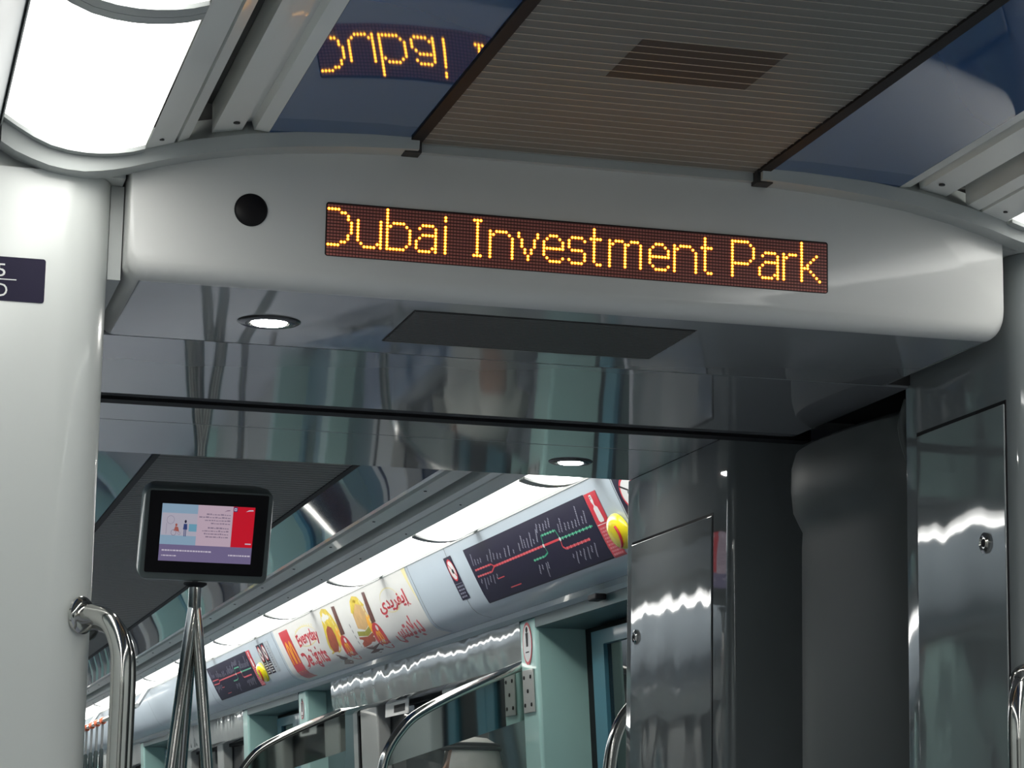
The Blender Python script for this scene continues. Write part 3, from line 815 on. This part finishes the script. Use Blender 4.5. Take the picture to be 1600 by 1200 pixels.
def cring(m, cY, cs_, rY, rs, w_, h, mi=0, n=28):
    a = cell(cY, cs_, rY, rs, n); b = cell(cY, cs_, rY - w_, rs - w_, n)
    for k in range(n): m.quad(cove(*a[k], h), cove(*a[(k + 1) % n], h), cove(*b[(k + 1) % n], h), cove(*b[k], h), mi)
    return m
def ticks(m, a, b, n, wd, ln, h, mi):
    for k in range(n):
        t = (k + .5) / n; Y = a[0] + (b[0] - a[0]) * t; s = a[1] + (b[1] - a[1]) * t
        cpoly(m, [(Y + wd, s - ln), (Y - wd, s - ln), (Y - wd, s + ln), (Y + wd, s + ln)], h, mi)
TXT = [((8.132, .0675), (8.153, .108)), ((8.109, .088), (8.121, .109)), ((8.074, .092), (8.086, .109)), ((8.039, .092), (8.056, .108)), ((7.947, .0915), (7.966, .1115)), ((7.891, .078), (7.931, .120)), ((7.870, .094), (7.8915, .1157)), ((7.83, .0987), (7.851, .118)), ((7.797, .1027), (7.812, .1205)), ((7.727, .0938), (7.753, .123)), ((7.676, .0914), (7.708, .124)), ((7.64, .109), (7.651, .122)), ((7.557, .0974), (7.576, .1226)), ((7.506, .0786), (7.534, .119)), ((7.490, .093), (7.506, .1205)), ((7.454, .0934), (7.4755, .124)), ((7.404, .081), (7.4395, .124)), ((7.392, .104), (7.404, .1204)), ((7.3285, .0803), (7.365, .118)),
       ((7.30, .066), (7.328, .092)), ((7.268, .070), (7.288, .092)), ((7.235, .073), (7.255, .094)), ((7.20, .068), (7.222, .092)), ((7.165, .064), (7.192, .092)),
       ((7.10, .092), (7.118, .118)), ((7.065, .078), (7.092, .120)), ((7.035, .096), (7.052, .120)), ((7.002, .098), (7.018, .120)), ((6.965, .100), (6.980, .122)), ((6.93, .100), (6.948, .122)), ((6.885, .064), (6.915, .122)), ((6.862, .098), (6.878, .122)), ((6.825, .086), (6.848, .123))]
TXB = [((8.135, .158), (8.155, .172)), ((8.095, .158), (8.128, .196)), ((8.06, .160), (8.082, .185)), ((8.02, .158), (8.042, .180)), ((7.98, .158), (8.005, .188)), ((7.935, .160), (7.955, .178)), ((7.09, .190), (7.105, .202)), ((7.05, .186), (7.085, .222)), ((7.015, .188), (7.032, .205)), ((6.975, .186), (7.01, .220)), ((6.935, .186), (6.965, .222)), ((6.90, .186), (6.918, .206)), ((6.86, .182), (6.895, .224)),
       ((7.455, .184), (7.485, .212)), ((7.425, .186), (7.440, .202)), ((7.38, .186), (7.415, .230)), ((7.36, .184), (7.375, .206))]
def route_map(label, oy, sticker_w, small=False):
    e = empty('route_map', cove(7.5 + oy, .145), label, 'map')
    cg(MB(), 8.200 + oy, 6.772 + oy, .045, .243, .0012).build('map_sheet', NAVY, e, smooth=True, weld=True)
    m = MB(); o = lambda L: [(a + oy, b) for a, b in L]
    m2 = MB(); h = .0017
    cline(m2, o([(7.923, .134), (7.1418, .134)]), .0068, h)
    cline(m2, o([(8.160, .123), (7.950, .124), (7.923, .134)]), .0055, h); cline(m2, o([(8.164, .1455), (7.975, .1475), (7.923, .134)]), .0055, h)
    cline(m2, o([(7.141, .134), (7.152, .158), (7.130, .167), (6.880, .167)]), .0068, h)
    cline(m2, o([(7.948, .176), (7.865, .176)]), .0035, h); cline(m2, o([(7.86, .217), (7.73, .217)]), .0035, h)
    m2.build('red_line', REDLINE, e)
    m2 = MB()
    cline(m2, o([(7.3207, .134), (7.306, .104), (7.150, .105), (7.140, .134), (6.808, .135)]), .0050, h)
    cline(m2, o([(7.4855, .165), (7.357, .165), (7.314, .158), (7.3205, .136)]), .0050, h)
    m2.build('green_line', GREEN, e)
    m2 = MB(); h2 = .0021
    ticks(m2, (8.17 + oy, .123), (7.96 + oy, .124), 6 , .0032, .0040, h2, 0); ticks(m2, (8.17 + oy, .1455), (7.98 + oy, .1475), 6 , .0032, .0040, h2, 0)
    ticks(m2, (7.90 + oy, .134), (7.33 + oy, .134), 17 , .0032, .0042, h2, 0); ticks(m2, (7.13 + oy, .167), (6.87 + oy, .167), 7 , .0036, .0046, h2, 0)
    ticks(m2, (7.30 + oy, .104), (7.155 + oy, .105), 5 , .0032, .0042, h2, 1); ticks(m2, (7.13 + oy, .135), (6.81 + oy, .135), 9 , .0036, .0046, h2, 1)
    ticks(m2, (7.49 + oy, .165), (7.36 + oy, .165), 4 , .0032, .0040, h2, 1)
    for Y in (7.3207, 7.1400): cfan(m2, cell(Y + oy, .1345, .010, .0065, 12), h2 + .0003, 2)
    m2.build('station_ticks', [PINK, MINT, WHITE], e)
    m2 = MB()
    for a, b in TXT + TXB:
        # station names written steeply: short broken strokes
        n = max(2, int(abs(b[1] - a[1]) / .006))
        for k in range(n):
            t0, t1 = k / n, (k + .72) / n
            p = (a[0] + (b[0] - a[0]) * t0 + oy, a[1] + (b[1] - a[1]) * t0); q = (a[0] + (b[0] - a[0]) * t1 + oy, a[1] + (b[1] - a[1]) * t1)
            cline(m2, [p, q], .0085, h)
    m2.build('station_names', GREYP, e)
    # red notice beside the map
    n_ = empty('notice', cove(6.71 + oy, .1)); n_.parent = e; n_.matrix_parent_inverse = e.matrix_world.inverted()
    r = MB(); cg(r, 6.768 + oy, 6.656 + oy, .0470, .1405, .0013); cg(r, 6.768 + oy, 6.656 + oy, .1425, .244, .0013); r.build('red_sheet', RED, n_)
    cg(MB(), 6.768 + oy, 6.656 + oy, .1405, .1425, .0014).build('divider', WHITE, n_)
    ham = [(6.7277, .0535), (6.7080, .0535), (6.7047, .073), (6.7130, .0762), (6.7055, .087), (6.6935, .092), (6.6860, .129), (6.6920, .1355), (6.7242, .1355), (6.7330, .129), (6.7330, .0935), (6.7210, .087), (6.7180, .0762), (6.7285, .073)]
    r = MB(); cfan(r, [(a + oy, b) for a, b in ham], .0017)
    r.build('hammer_symbol', WHITE, n_)
    r = MB()
    for a, b in ((.0575, .0610), (.0635, .0660)): cg(r, 6.7225 + oy, 6.7135 + oy, a, b, .0020)
    r.build('symbol_dots', NAVY, n_)
    r = MB()
    for k in range(9):
        s0 = .150 + .010 * k; Y = 6.755
        while Y > 6.67 and not (k < 4 and Y < 6.70):
            wl = rnd.uniform(.006, .018); cg(r, Y + oy, Y - wl + oy, s0, s0 + .0055, .0017); Y -= wl + .004
    r.build('notice_text', PINK, n_)
    return e
route_map('large navy metro route map with red and green lines on the cove by the gangway', 0, 1)
m2 = route_map('smaller looking distant navy route map with red notice, right of the tripod pole', 6.17, 1)
def handle(Y, label):
    e = empty('emergency_handle', cove(Y, .17), label, 'emergency handle')
    # domed yellow moulding
    m = MB(); n = 28; rings = []
    for k, (sc, h) in enumerate(((1.0, .0), (1.0, .006), (.93, .014), (.75, .022), (.45, .027), (.1, .028))):
        rings.append([cove(Y + .072 * sc * math.cos(2 * math.pi * i / n), .178 + .052 * sc * math.sin(2 * math.pi * i / n), .0018 + h) for i in range(n)])
    vv = [p for q in rings for p in q]; ff = [(i * n + k, i * n + (k + 1) % n, (i + 1) * n + (k + 1) % n, (i + 1) * n + k) for i in range(len(rings) - 1) for k in range(n)]
    ff.append(tuple(range(5 * n, 6 * n)))
    m.add(vv, ff).build('yellow_dome', YELLOW, e, smooth=True)
    m = MB(); pts = []
    for i in range(13):
        a = math.pi * (.62 + .55 * i / 12); pts.append(cove(Y + .050 * math.cos(a), .178 + .038 * math.sin(a), .029))
    m.tube(pts, .0035, 8).build('pull_ring', RED, e, smooth=True)
handle(6.592, 'yellow domed emergency handle overlapping the red notice of the large route map')
handle(12.69, 'small distant yellow emergency handle beside the distant route map')

def sign(Y0, Y1, label, style):
    e = empty('cove_sticker', cove((Y0 + Y1) / 2, .12), label, 'sticker')
    cg(MB(), Y0, Y1, .043, .2015, .0012).build('sticker_sheet', NAVY if style != 'grey' else mat('pale grey sticker', (.42, .46, .50), .4), e)
    cY = (Y0 + Y1) / 2
    if style == 'grey':
        m = MB()
        for k in range(10): cg(m, Y0 - .025, Y1 + .03 + rnd.uniform(0, .03), .065 + .012 * k, .070 + .012 * k, .0016)
        m.build('sticker_text', mat('mid grey print', (.22, .24, .28), .4), e); return
    m = MB(); cfan(m, cell(cY, .092, .040, .038), .0015); m.build('sign_face', WHITE, e)
    m = MB(); cring(m, cY, .092, .043, .041, .007, .0018); 
    cline(m, [(cY + .028, .066), (cY - .028, .118)], .006, .0018); m.build('red_ring', RED, e)
    m = MB(); cfan(m, cell(cY - .002, .096, .012, .009, 14), .0021)
    if style == 'b': cline(m, [(cY + .02, .075), (cY - .015, .11)], .006, .0021)
    m.build('pictogram', BLACK, e)
    m = MB(); cg(m, Y0 - .008, Y1 + .008, .1415, .1432, .0016)
    for k in range(4):
        Y = Y0 - .018
        while Y > Y1 + .02: wl = rnd.uniform(.012, .03); cg(m, Y, Y - wl, .150 + .0125 * k, .156 + .0125 * k, .0016); Y -= wl + .006
    m.build('sticker_text', GREYP if style != 'b' else WHITE, e)
sign(8.4863, 8.3783, 'narrow navy prohibition sticker left of the large route map', 'a')
sign(12.600, 12.500, 'navy prohibition sticker just right of the distant yellow handle', 'b')
sign(12.480, 12.375, 'second navy prohibition sticker, middle one of the distant trio', 'b')
sign(12.350, 12.245, 'pale grey text sticker beside the distant pair of navy stickers', 'grey')
# big no-smoking style notice at the cut edge right of the yellow handle
e = empty('prohibition_notice', cove(6.40, .10), 'navy notice with red ringed pictogram, cut by the cabinet edge at the top', 'sticker')
cg(MB(), 6.490, 6.27, .030, .165, .0012).build('sticker_sheet', NAVY, e)
m = MB(); cfan(m, cell(6.395, .092, .066, .044), .0015); m.build('sign_face', WHITE, e)
m = MB(); cring(m, 6.395, .092, .070, .048, .008, .0018); m.build('red_ring', RED, e)
m = MB(); cline(m, [(6.45, .066), (6.36, .095)], .006, .0021); cfan(m, cell(6.385, .092, .022, .010, 14), .0022)
for k in range(3): cline(m, [(6.41 - .012 * k, .108 + .004 * k), (6.37 - .012 * k, .116 + .004 * k)], .003, .0021)
m.build('pictogram', BLACK, e)

# food poster ----------------------------------------------------------
ad = empty('food_poster', cove(10.5, .15), 'long white fast food poster with red logo, burgers and red lettering on the cove', 'poster')
cg(MB(), 12.015, 9.060, .002, .322, .0014).build('poster_sheet', PAPER, ad, smooth=True, weld=True)
rl = cg(MB(), 11.885, 11.655, .034, .300, .0019).build('logo_patch', RED, ad, smooth=True, weld=True)
m = MB()
def arch(m, Yc, half, s_top, s_bot, wd, h, mi=0):
    pts = []
    for k in range(15):
        t = math.pi * k / 14
        Y = Yc + half * math.cos(t); s = s_bot - (s_bot - s_top) * math.sin(t) ** .75
        pts.append((Y, s))
    cline(m, pts, wd, h, mi)
arch(m, 11.770 + .043, .036, .095, .245, .022, .0024); arch(m, 11.770 - .043, .036, .095, .245, .022, .0024)
m.build('golden_arches', GOLD, rl)
def cov_text(txt, YL, YR, s0, s1, matl, h=.0020, shear=0.0, name='lettering', halo=None, arc=0.0):
    m = MB()
    fn = lambda u, v, d=0.0: cove(YL + (YR - YL) * u, s1 + (s0 - s1) * v + shear * (u - .5) + arc * ((u - .5) ** 2) * 4 + d, h)
    put_text(m, txt, fn, bold=.025)
    return m.build(name, matl, ad)
def blob(Yc, sc, rY, rs, matl, h, name, seed=0, n=22, amp=.12):
    r_ = random.Random(seed); pts = []
    for k in range(n):
        t = 2 * math.pi * k / n; a = 1 + r_.uniform(-amp, amp)
        pts.append((Yc + rY * a * math.cos(t), sc + rs * a * math.sin(t)))
    return cfan(MB(), pts, h).build(name, matl, ad)
cring(MB(), 11.30, .098, .26, .048, .005, .0017).build('sunburst', CREAM, ad)
cov_text('Everyday', 11.53, 11.03, .070, .145, RED, arc=.010)
cov_text('Delights', 11.60, 11.03, .155, .258, RED, arc=.010)
m = MB()
for k in range(9): cline(m, [(11.48 - .05 * k, .066 - .010 * math.sin(math.pi * k / 8)), (11.475 - .05 * k, .056 - .012 * math.sin(math.pi * k / 8))], .012, .0018)
m.build('sunburst', CREAM, ad)
cpo = lambda pts, matl, h, name: cfan(MB(), pts, h).build(name, matl, ad)
cpo([(10.80, .030), (10.74, .018), (10.66, .026), (10.60, .060), (10.57, .110), (10.58, .160), (10.60, .205), (10.63, .240), (10.70, .275), (10.82, .290), (10.90, .262), (10.93, .215), (10.92, .165), (10.88, .120), (10.84, .075)], ADYEL, .0018, 'wrap_picture')
cpo([(10.82, .110), (10.76, .095), (10.70, .108), (10.69, .150), (10.72, .190), (10.78, .215), (10.87, .212), (10.89, .180), (10.86, .140)], MEAT, .0022, 'wrap_filling')
cpo([(10.88, .222), (10.80, .235), (10.72, .255), (10.72, .285), (10.82, .305), (10.92, .285)], BROWN, .0022, 'fries_box')
cpo([(10.535, .028), (10.468, .030), (10.500, .155), (10.585, .155)], BROWN, .0024, 'price_tag')
cpo([(10.20, .100), (10.16, .045), (10.10, .030), (10.02, .036), (9.96, .065), (9.94, .110), (9.96, .150), (10.10, .172), (10.22, .155)], BUN, .0018, 'burger_bun')
cpo([(10.21, .085), (10.15, .040), (10.08, .024), (10.00, .034), (9.93, .075), (9.945, .080), (10.01, .048), (10.08, .040), (10.14, .055), (10.185, .095)], ADYEL, .0022, 'bun_rim')
cpo([(10.26, .165), (10.12, .176), (9.99, .160), (9.97, .180), (10.10, .198), (10.27, .185)], LETTUCE, .0020, 'burger_leaf')
cpo([(10.28, .190), (10.12, .200), (9.99, .190), (10.02, .225), (10.14, .245), (10.28, .235)], MEAT, .0019, 'burger_patty')
cpo([(10.30, .235), (10.14, .248), (10.00, .240), (10.05, .275), (10.17, .292), (10.30, .275)], BROWN, .0019, 'burger_base')
cpo([(9.885, .028), (9.832, .030), (9.862, .155), (9.945, .157)], BROWN, .0024, 'price_tag')
for k, (Y, s) in enumerate(((10.40, .045), (9.80, .040))): pass
for Yc in (10.56, 9.90):
    cpo(cell(Yc + .055, .165, .060, .050, 20), GOLD, .0021, 'roundel_rim')
    r_ = cpo(cell(Yc + .010, .222, .095, .066, 24), RED, .0023, 'red_roundel')
    m = MB(); arch(m, Yc + .010 + .022, .019, .195, .250, .012, .0028); arch(m, Yc + .010 - .022, .019, .195, .250, .012, .0028)
    m.build('small_arches', GOLD, r_)
    m = MB(); cfan(m, cell(Yc - .01, .180, .020, .012, 14), .0028); m.build('white_spot', WHITE, r_)
m = MB()
for (Y, s0) in ((10.640, .055), (9.985, .050)):
    for k in range(4): cline(m, [(Y - .012 * k, s0 + .028 * k), (Y - .012 * k - .006, s0 + .028 * k + .020)], .020, .0024)
m.build('price_text', CREAM, ad)
m = MB()
for k in range(5): cline(m, [(10.345 - .004 * k, .125 + .026 * k), (10.335 - .004 * k, .140 + .026 * k)], .012, .0019)
m.build('small_print', mat('grey small print', (.30, .30, .30), .5), ad)
# Arabic lines (presentation forms, laid out left to right in visual order)
cov_text('\uFEF1\uFEAA\uFEF3\uFEAE\uFED4\uFEF3\uFE87', 9.70, 9.18, .078, .158, RED)
cov_text('\uFEB2\uFE98\uFEF3\uFEFC\uFEF3\uFEA9', 9.68, 9.20, .178, .285, RED)
cring(MB(), 9.48, .100, .16, .050, .004, .0017).build('sunburst', CREAM, ad)
cpo([(9.13, .003), (9.062, .003), (9.062, .150), (9.085, .110), (9.11, .050)], CREAM, .0018, 'corner_flash')

# ------------------------------------------------------------------ notices on the pillars
def pill_pt(Y, z, h): 
    x, y, z2 = lean((1.10, Y, z)); return (x - h, Y, z)
def oval_notice(Yc, z0, z1, label, hw=.058, xo=0.0):
    e = empty('oval_notice', (1.1, Yc, (z0 + z1) / 2), label, 'sticker')
    zc = (z0 + z1) / 2; rz = (z1 - z0) / 2
    def el(s_, h): return [pill_pt(Yc + hw * s_ * math.cos(2 * math.pi * k / 28), zc + rz * s_ * math.sin(2 * math.pi * k / 28), h + xo) for k in range(28)]
    MB().poly(el(1, .0015)).build('red_ring', RED, e); MB().poly(el(.86, .0020)).build('sign_face', WHITE, e)
    m = MB(); m.poly([pill_pt(Yc + a, zc + b, .0025 + xo) for a, b in ((-.012, -.01), (.012, -.01), (.016, .035), (-.016, .035))])
    m.poly([pill_pt(Yc + .014 * math.cos(2 * math.pi * k / 14), zc + .045 + .010 * math.sin(2 * math.pi * k / 14), .0025 + xo) for k in range(14)])
    m.poly([pill_pt(Yc + a, zc + b, .0025 + xo) for a, b in ((-.022, -.030), (.022, -.030), (.022, -.026), (-.022, -.026))])
    m.build('pictogram', BLACK, e)
oval_notice(8.10, 1.755, 1.895, 'white oval notice with red ring at the top of the nearest teal pillar')
oval_notice(12.35, 1.77, 1.86, 'small oval notice at the top of the distant narrow teal pillar', hw=.045)
e = empty('intercom', (1.1, 8.10, 1.66), 'pale intercom plate under the oval notice on the nearest teal pillar', 'intercom')
MB().prism([pill_pt(8.10 + a, 1.665 + b, .0005) for a, b in ((-.065, -.065), (.065, -.065), (.065, .075), (-.065, .075))], (-.006, 0, 0)).build('plate', WFRAME, e, bevel=.002)
m = MB()
for a, b in ((-.04, -.04), (.04, -.04), (-.04, .05), (.04, .05), (0, .005)): m.lathe(pill_pt(8.10 + a, 1.665 + b, .0065), (-1, 0, 0), [(.007, 0), (.006, .003)], 14)
m.build('buttons', BLACK, e)
# white notice with a dark window hanging in the middle window
e = empty('window_notice', (1.18, 10.2, 1.70), 'pale notice with dark square on the window beneath the food poster', 'sticker')
MB().box(1.158, 1.162, 10.17, 10.62, 1.700, 1.765).build('notice_sheet', PAPER, e)
MB().box(1.1565, 1.158, 10.23, 10.44, 1.712, 1.742).build('dark_square', BLACK, e)
# door sensor under the ledge by the near door
e = MB().box(1.06, 1.095, 7.17, 7.25, 1.886, 1.904).build('door_sensor', BLACK, label='small black sensor beneath the cove over the nearest door', cat='sensor', bevel=.004)

# ------------------------------------------------------------------ strap rail far away
sr = empty('strap_rail', (.79, 20, 2.05), 'distant ceiling handrail on angled brackets beneath the lamps, behind the chrome rail', 'handrail')
MB().tube([(.79, 16.8, 2.050), (.79, 25.5, 2.050)], .016, 12).build('bar', STEEL, sr, smooth=True)
for y in (16.83, 20.1, 23.4):
    MB().tube(smoothpath([(.885, y, 2.20), (.84, y, 2.13), (.805, y, 2.07), (.79, y, 2.05)], 3), .016, 10).build('bracket', STEEL, sr, smooth=True)
def strap(y, lab):
    e = empty('hanging_strap', (.79, y, 2.05), lab, 'hanging strap', 'hanging straps on the distant handrail')
    m = MB(); m.lathe((.79, y, 2.050), (0, 1, 0), [(.026, -.02), (.028, 0), (.026, .02)], 14); m.build('clamp', ORANGE, e, smooth=True)
    MB().box(.782, .798, y - .018, y + .018, 1.84, 2.03).build('strap', mat('grey strap', (.25, .26, .26), .6), e)
    pts = [(.79, y - .05, 1.71), (.79, y - .055, 1.735), (.79, y - .02, 1.84), (.79, y + .02, 1.84), (.79, y + .055, 1.735), (.79, y + .05, 1.71), (.79, y, 1.705), (.79, y - .05, 1.71)]
    MB().tube(pts, .012, 8).build('handle', mat('dark strap handle', (.06, .08, .08), .4), e, smooth=True)
lst = ['hanging strap nearest the chrome grab rail', 'hanging strap second nearest the chrome grab rail', 'hanging strap in the middle of the distant cluster', 'hanging strap second from the pale column edge', 'hanging strap closest to the pale column edge']
for k, l in enumerate(lst): strap(19.05 + .42 * k, l)

# ------------------------------------------------------------------ seats and person of the next carriage
def seat(x, y, label, face=1):
    e = empty('passenger_seat', (x, y, 0), label, 'seat', 'blue seats along the windows of the next carriage')
    MB().box(x - .21, x + .21, y - .21, y + .21, .40, .45).build('seat_pan', SEATM, e, bevel=.02)
    bx = x + (.18 if x > 0 else -.18)
    MB().box(bx, bx + (.05 if x > 0 else -.05), y - .21, y + .21, .45, .88).build('backrest', SEATM, e, bevel=.02)
    MB().box(x - .04, x + .04, y - .15, y + .15, .0, .40).build('pedestal', CASE, e)
for i, (x, y, l) in enumerate([(.93, 9.35, 'blue seat nearest the glass screen with the round notice pillar'), (.93, 9.85, 'blue seat second from the nearest glass screen'), (.93, 10.35, 'blue seat third from the nearest glass screen'), (.93, 10.85, 'blue seat beside the second glass screen'),
                               (-.93, 8.85, 'blue seat on the left side nearest the first door'), (-.93, 9.35, 'blue seat on the left side second from the first door'), (-.93, 9.85, 'blue seat on the left side third from the first door'), (-.93, 10.35, 'blue seat on the left side fourth from the first door')]):
    seat(x, y, l)

def person():
    e = empty('person', (1.06, 8.47, 0), 'person in white robe and headscarf with black cord standing behind the glass screen', 'person')
    H_ = 1.52; bx, by = 1.03, 8.50
    me = bpy.data.meshes.new('body')
    V_ = [(0, 0, .84), (0, 0, 1.0), (0, 0, 1.17), (0, 0, 1.27), (-.01, 0, 1.335), (-.012, 0, 1.40),
          (0, -.07, .80), (0, -.075, .46), (0, -.07, .07), (-.09, -.075, .03),
          (0, .07, .80), (0, .075, .46), (0, .07, .07), (-.09, .075, .03),
          (0, -.16, 1.22), (-.01, -.19, .98), (-.05, -.18, .77), (-.07, -.175, .70),
          (0, .16, 1.22), (-.01, .19, .98), (-.05, .18, .77), (-.07, .175, .70)]
    Ed = [(0, 1), (1, 2), (2, 3), (3, 4), (4, 5), (0, 6), (6, 7), (7, 8), (8, 9), (0, 10), (10, 11), (11, 12), (12, 13), (3, 14), (14, 15), (15, 16), (16, 17), (3, 18), (18, 19), (19, 20), (20, 21)]
    Rr = [.12, .11, .12, .09, .05, .075, .085, .06, .04, .035, .085, .06, .04, .035, .055, .042, .03, .03, .055, .042, .03, .03]
    me.from_pydata([(bx + a, by + b, c) for a, b, c in V_], Ed, []); me.materials.append(SKIN)
    body = bpy.data.objects.new('body', me); COL.objects.link(body); body.parent = e; body.matrix_parent_inverse = e.matrix_world.inverted()
    sk = body.modifiers.new('skin', 'SKIN'); body.modifiers.new('sub', 'SUBSURF').levels = 2
    lay_ = me.skin_vertices[0] if me.skin_vertices else None
    if lay_ is None: me.attributes.new('skin', 'FLOAT', 'POINT')
    for i, r in enumerate(Rr): me.skin_vertices[0].data[i].radius = (r, r)
    me.skin_vertices[0].data[0].use_root = True
    # head
    m = MB(); n = 24; prof = [(.015, 1.37), (.05, 1.375), (.062, 1.395), (.072, 1.425), (.076, 1.455), (.070, 1.485), (.045, 1.510), (.01, 1.518)]
    vs = []
    for r, z in prof:
        for k in range(n):
            t = 2 * math.pi * k / n; x = -r * 1.1 * math.cos(t); y_ = r * .86 * math.sin(t)
            if abs(t) < .3 or abs(t - 2 * math.pi) < .3:
                if 1.41 < z < 1.44: x -= .018
            vs.append((bx - .012 + x, by + y_, z))
    fs = [(i * n + k, i * n + (k + 1) % n, (i + 1) * n + (k + 1) % n, (i + 1) * n + k) for i in range(len(prof) - 1) for k in range(n)] + [tuple(range(n))[::-1], tuple(range((len(prof) - 1) * n, len(prof) * n))]
    m.add(vs, fs).build('head', SKIN, e, smooth=True)
    # robe
    m = MB(); vs = []; rp = [(.20, .14, .10), (.185, .13, .5), (.18, .12, .9), (.17, .12, 1.1), (.19, .115, 1.24), (.15, .09, 1.30), (.06, .06, 1.335)]
    for ry, rx_, z in rp:
        for k in range(28):
            t = 2 * math.pi * k / 28; vs.append((bx + rx_ * math.cos(t), by + ry * math.sin(t), z))
    fs = [(i * 28 + k, i * 28 + (k + 1) % 28, (i + 1) * 28 + (k + 1) % 28, (i + 1) * 28 + k) for i in range(len(rp) - 1) for k in range(28)]
    m.add(vs, fs).build('robe', CLOTH, e, smooth=True)
    # headscarf draped over head and shoulders
    m = MB(); vs = []; n = 36; sp = [(.012, 1.534), (.05, 1.530), (.078, 1.513), (.090, 1.485), (.097, 1.455), (.105, 1.41), (.118, 1.36), (.14, 1.31), (.16, 1.26), (.165, 1.20)]
    for i, (r, z) in enumerate(sp):
        for k in range(n):
            t = math.radians(-148 + 296 * k / (n - 1)); fold = 1 + (.04 * math.sin(k * 1.7) if i > 4 else 0)
            vs.append((bx - .010 + r * 1.05 * fold * math.cos(t), by + r * fold * math.sin(t), z))
    fs = [(i * n + k, i * n + k + 1, (i + 1) * n + k + 1, (i + 1) * n + k) for i in range(len(sp) - 1) for k in range(n - 1)]
    m.add(vs, fs).build('headscarf', CLOTH, e, smooth=True)
    m = MB()
    for z, r in ((1.506, .084), (1.494, .090)):
        m.tube([(bx - .010 + r * 1.07 * math.cos(t), by + r * math.sin(t), z) for t in [2 * math.pi * k / 30 for k in range(31)]], .0075, 10)
    m.build('head_cord', BLACKC, e, smooth=True)
person()
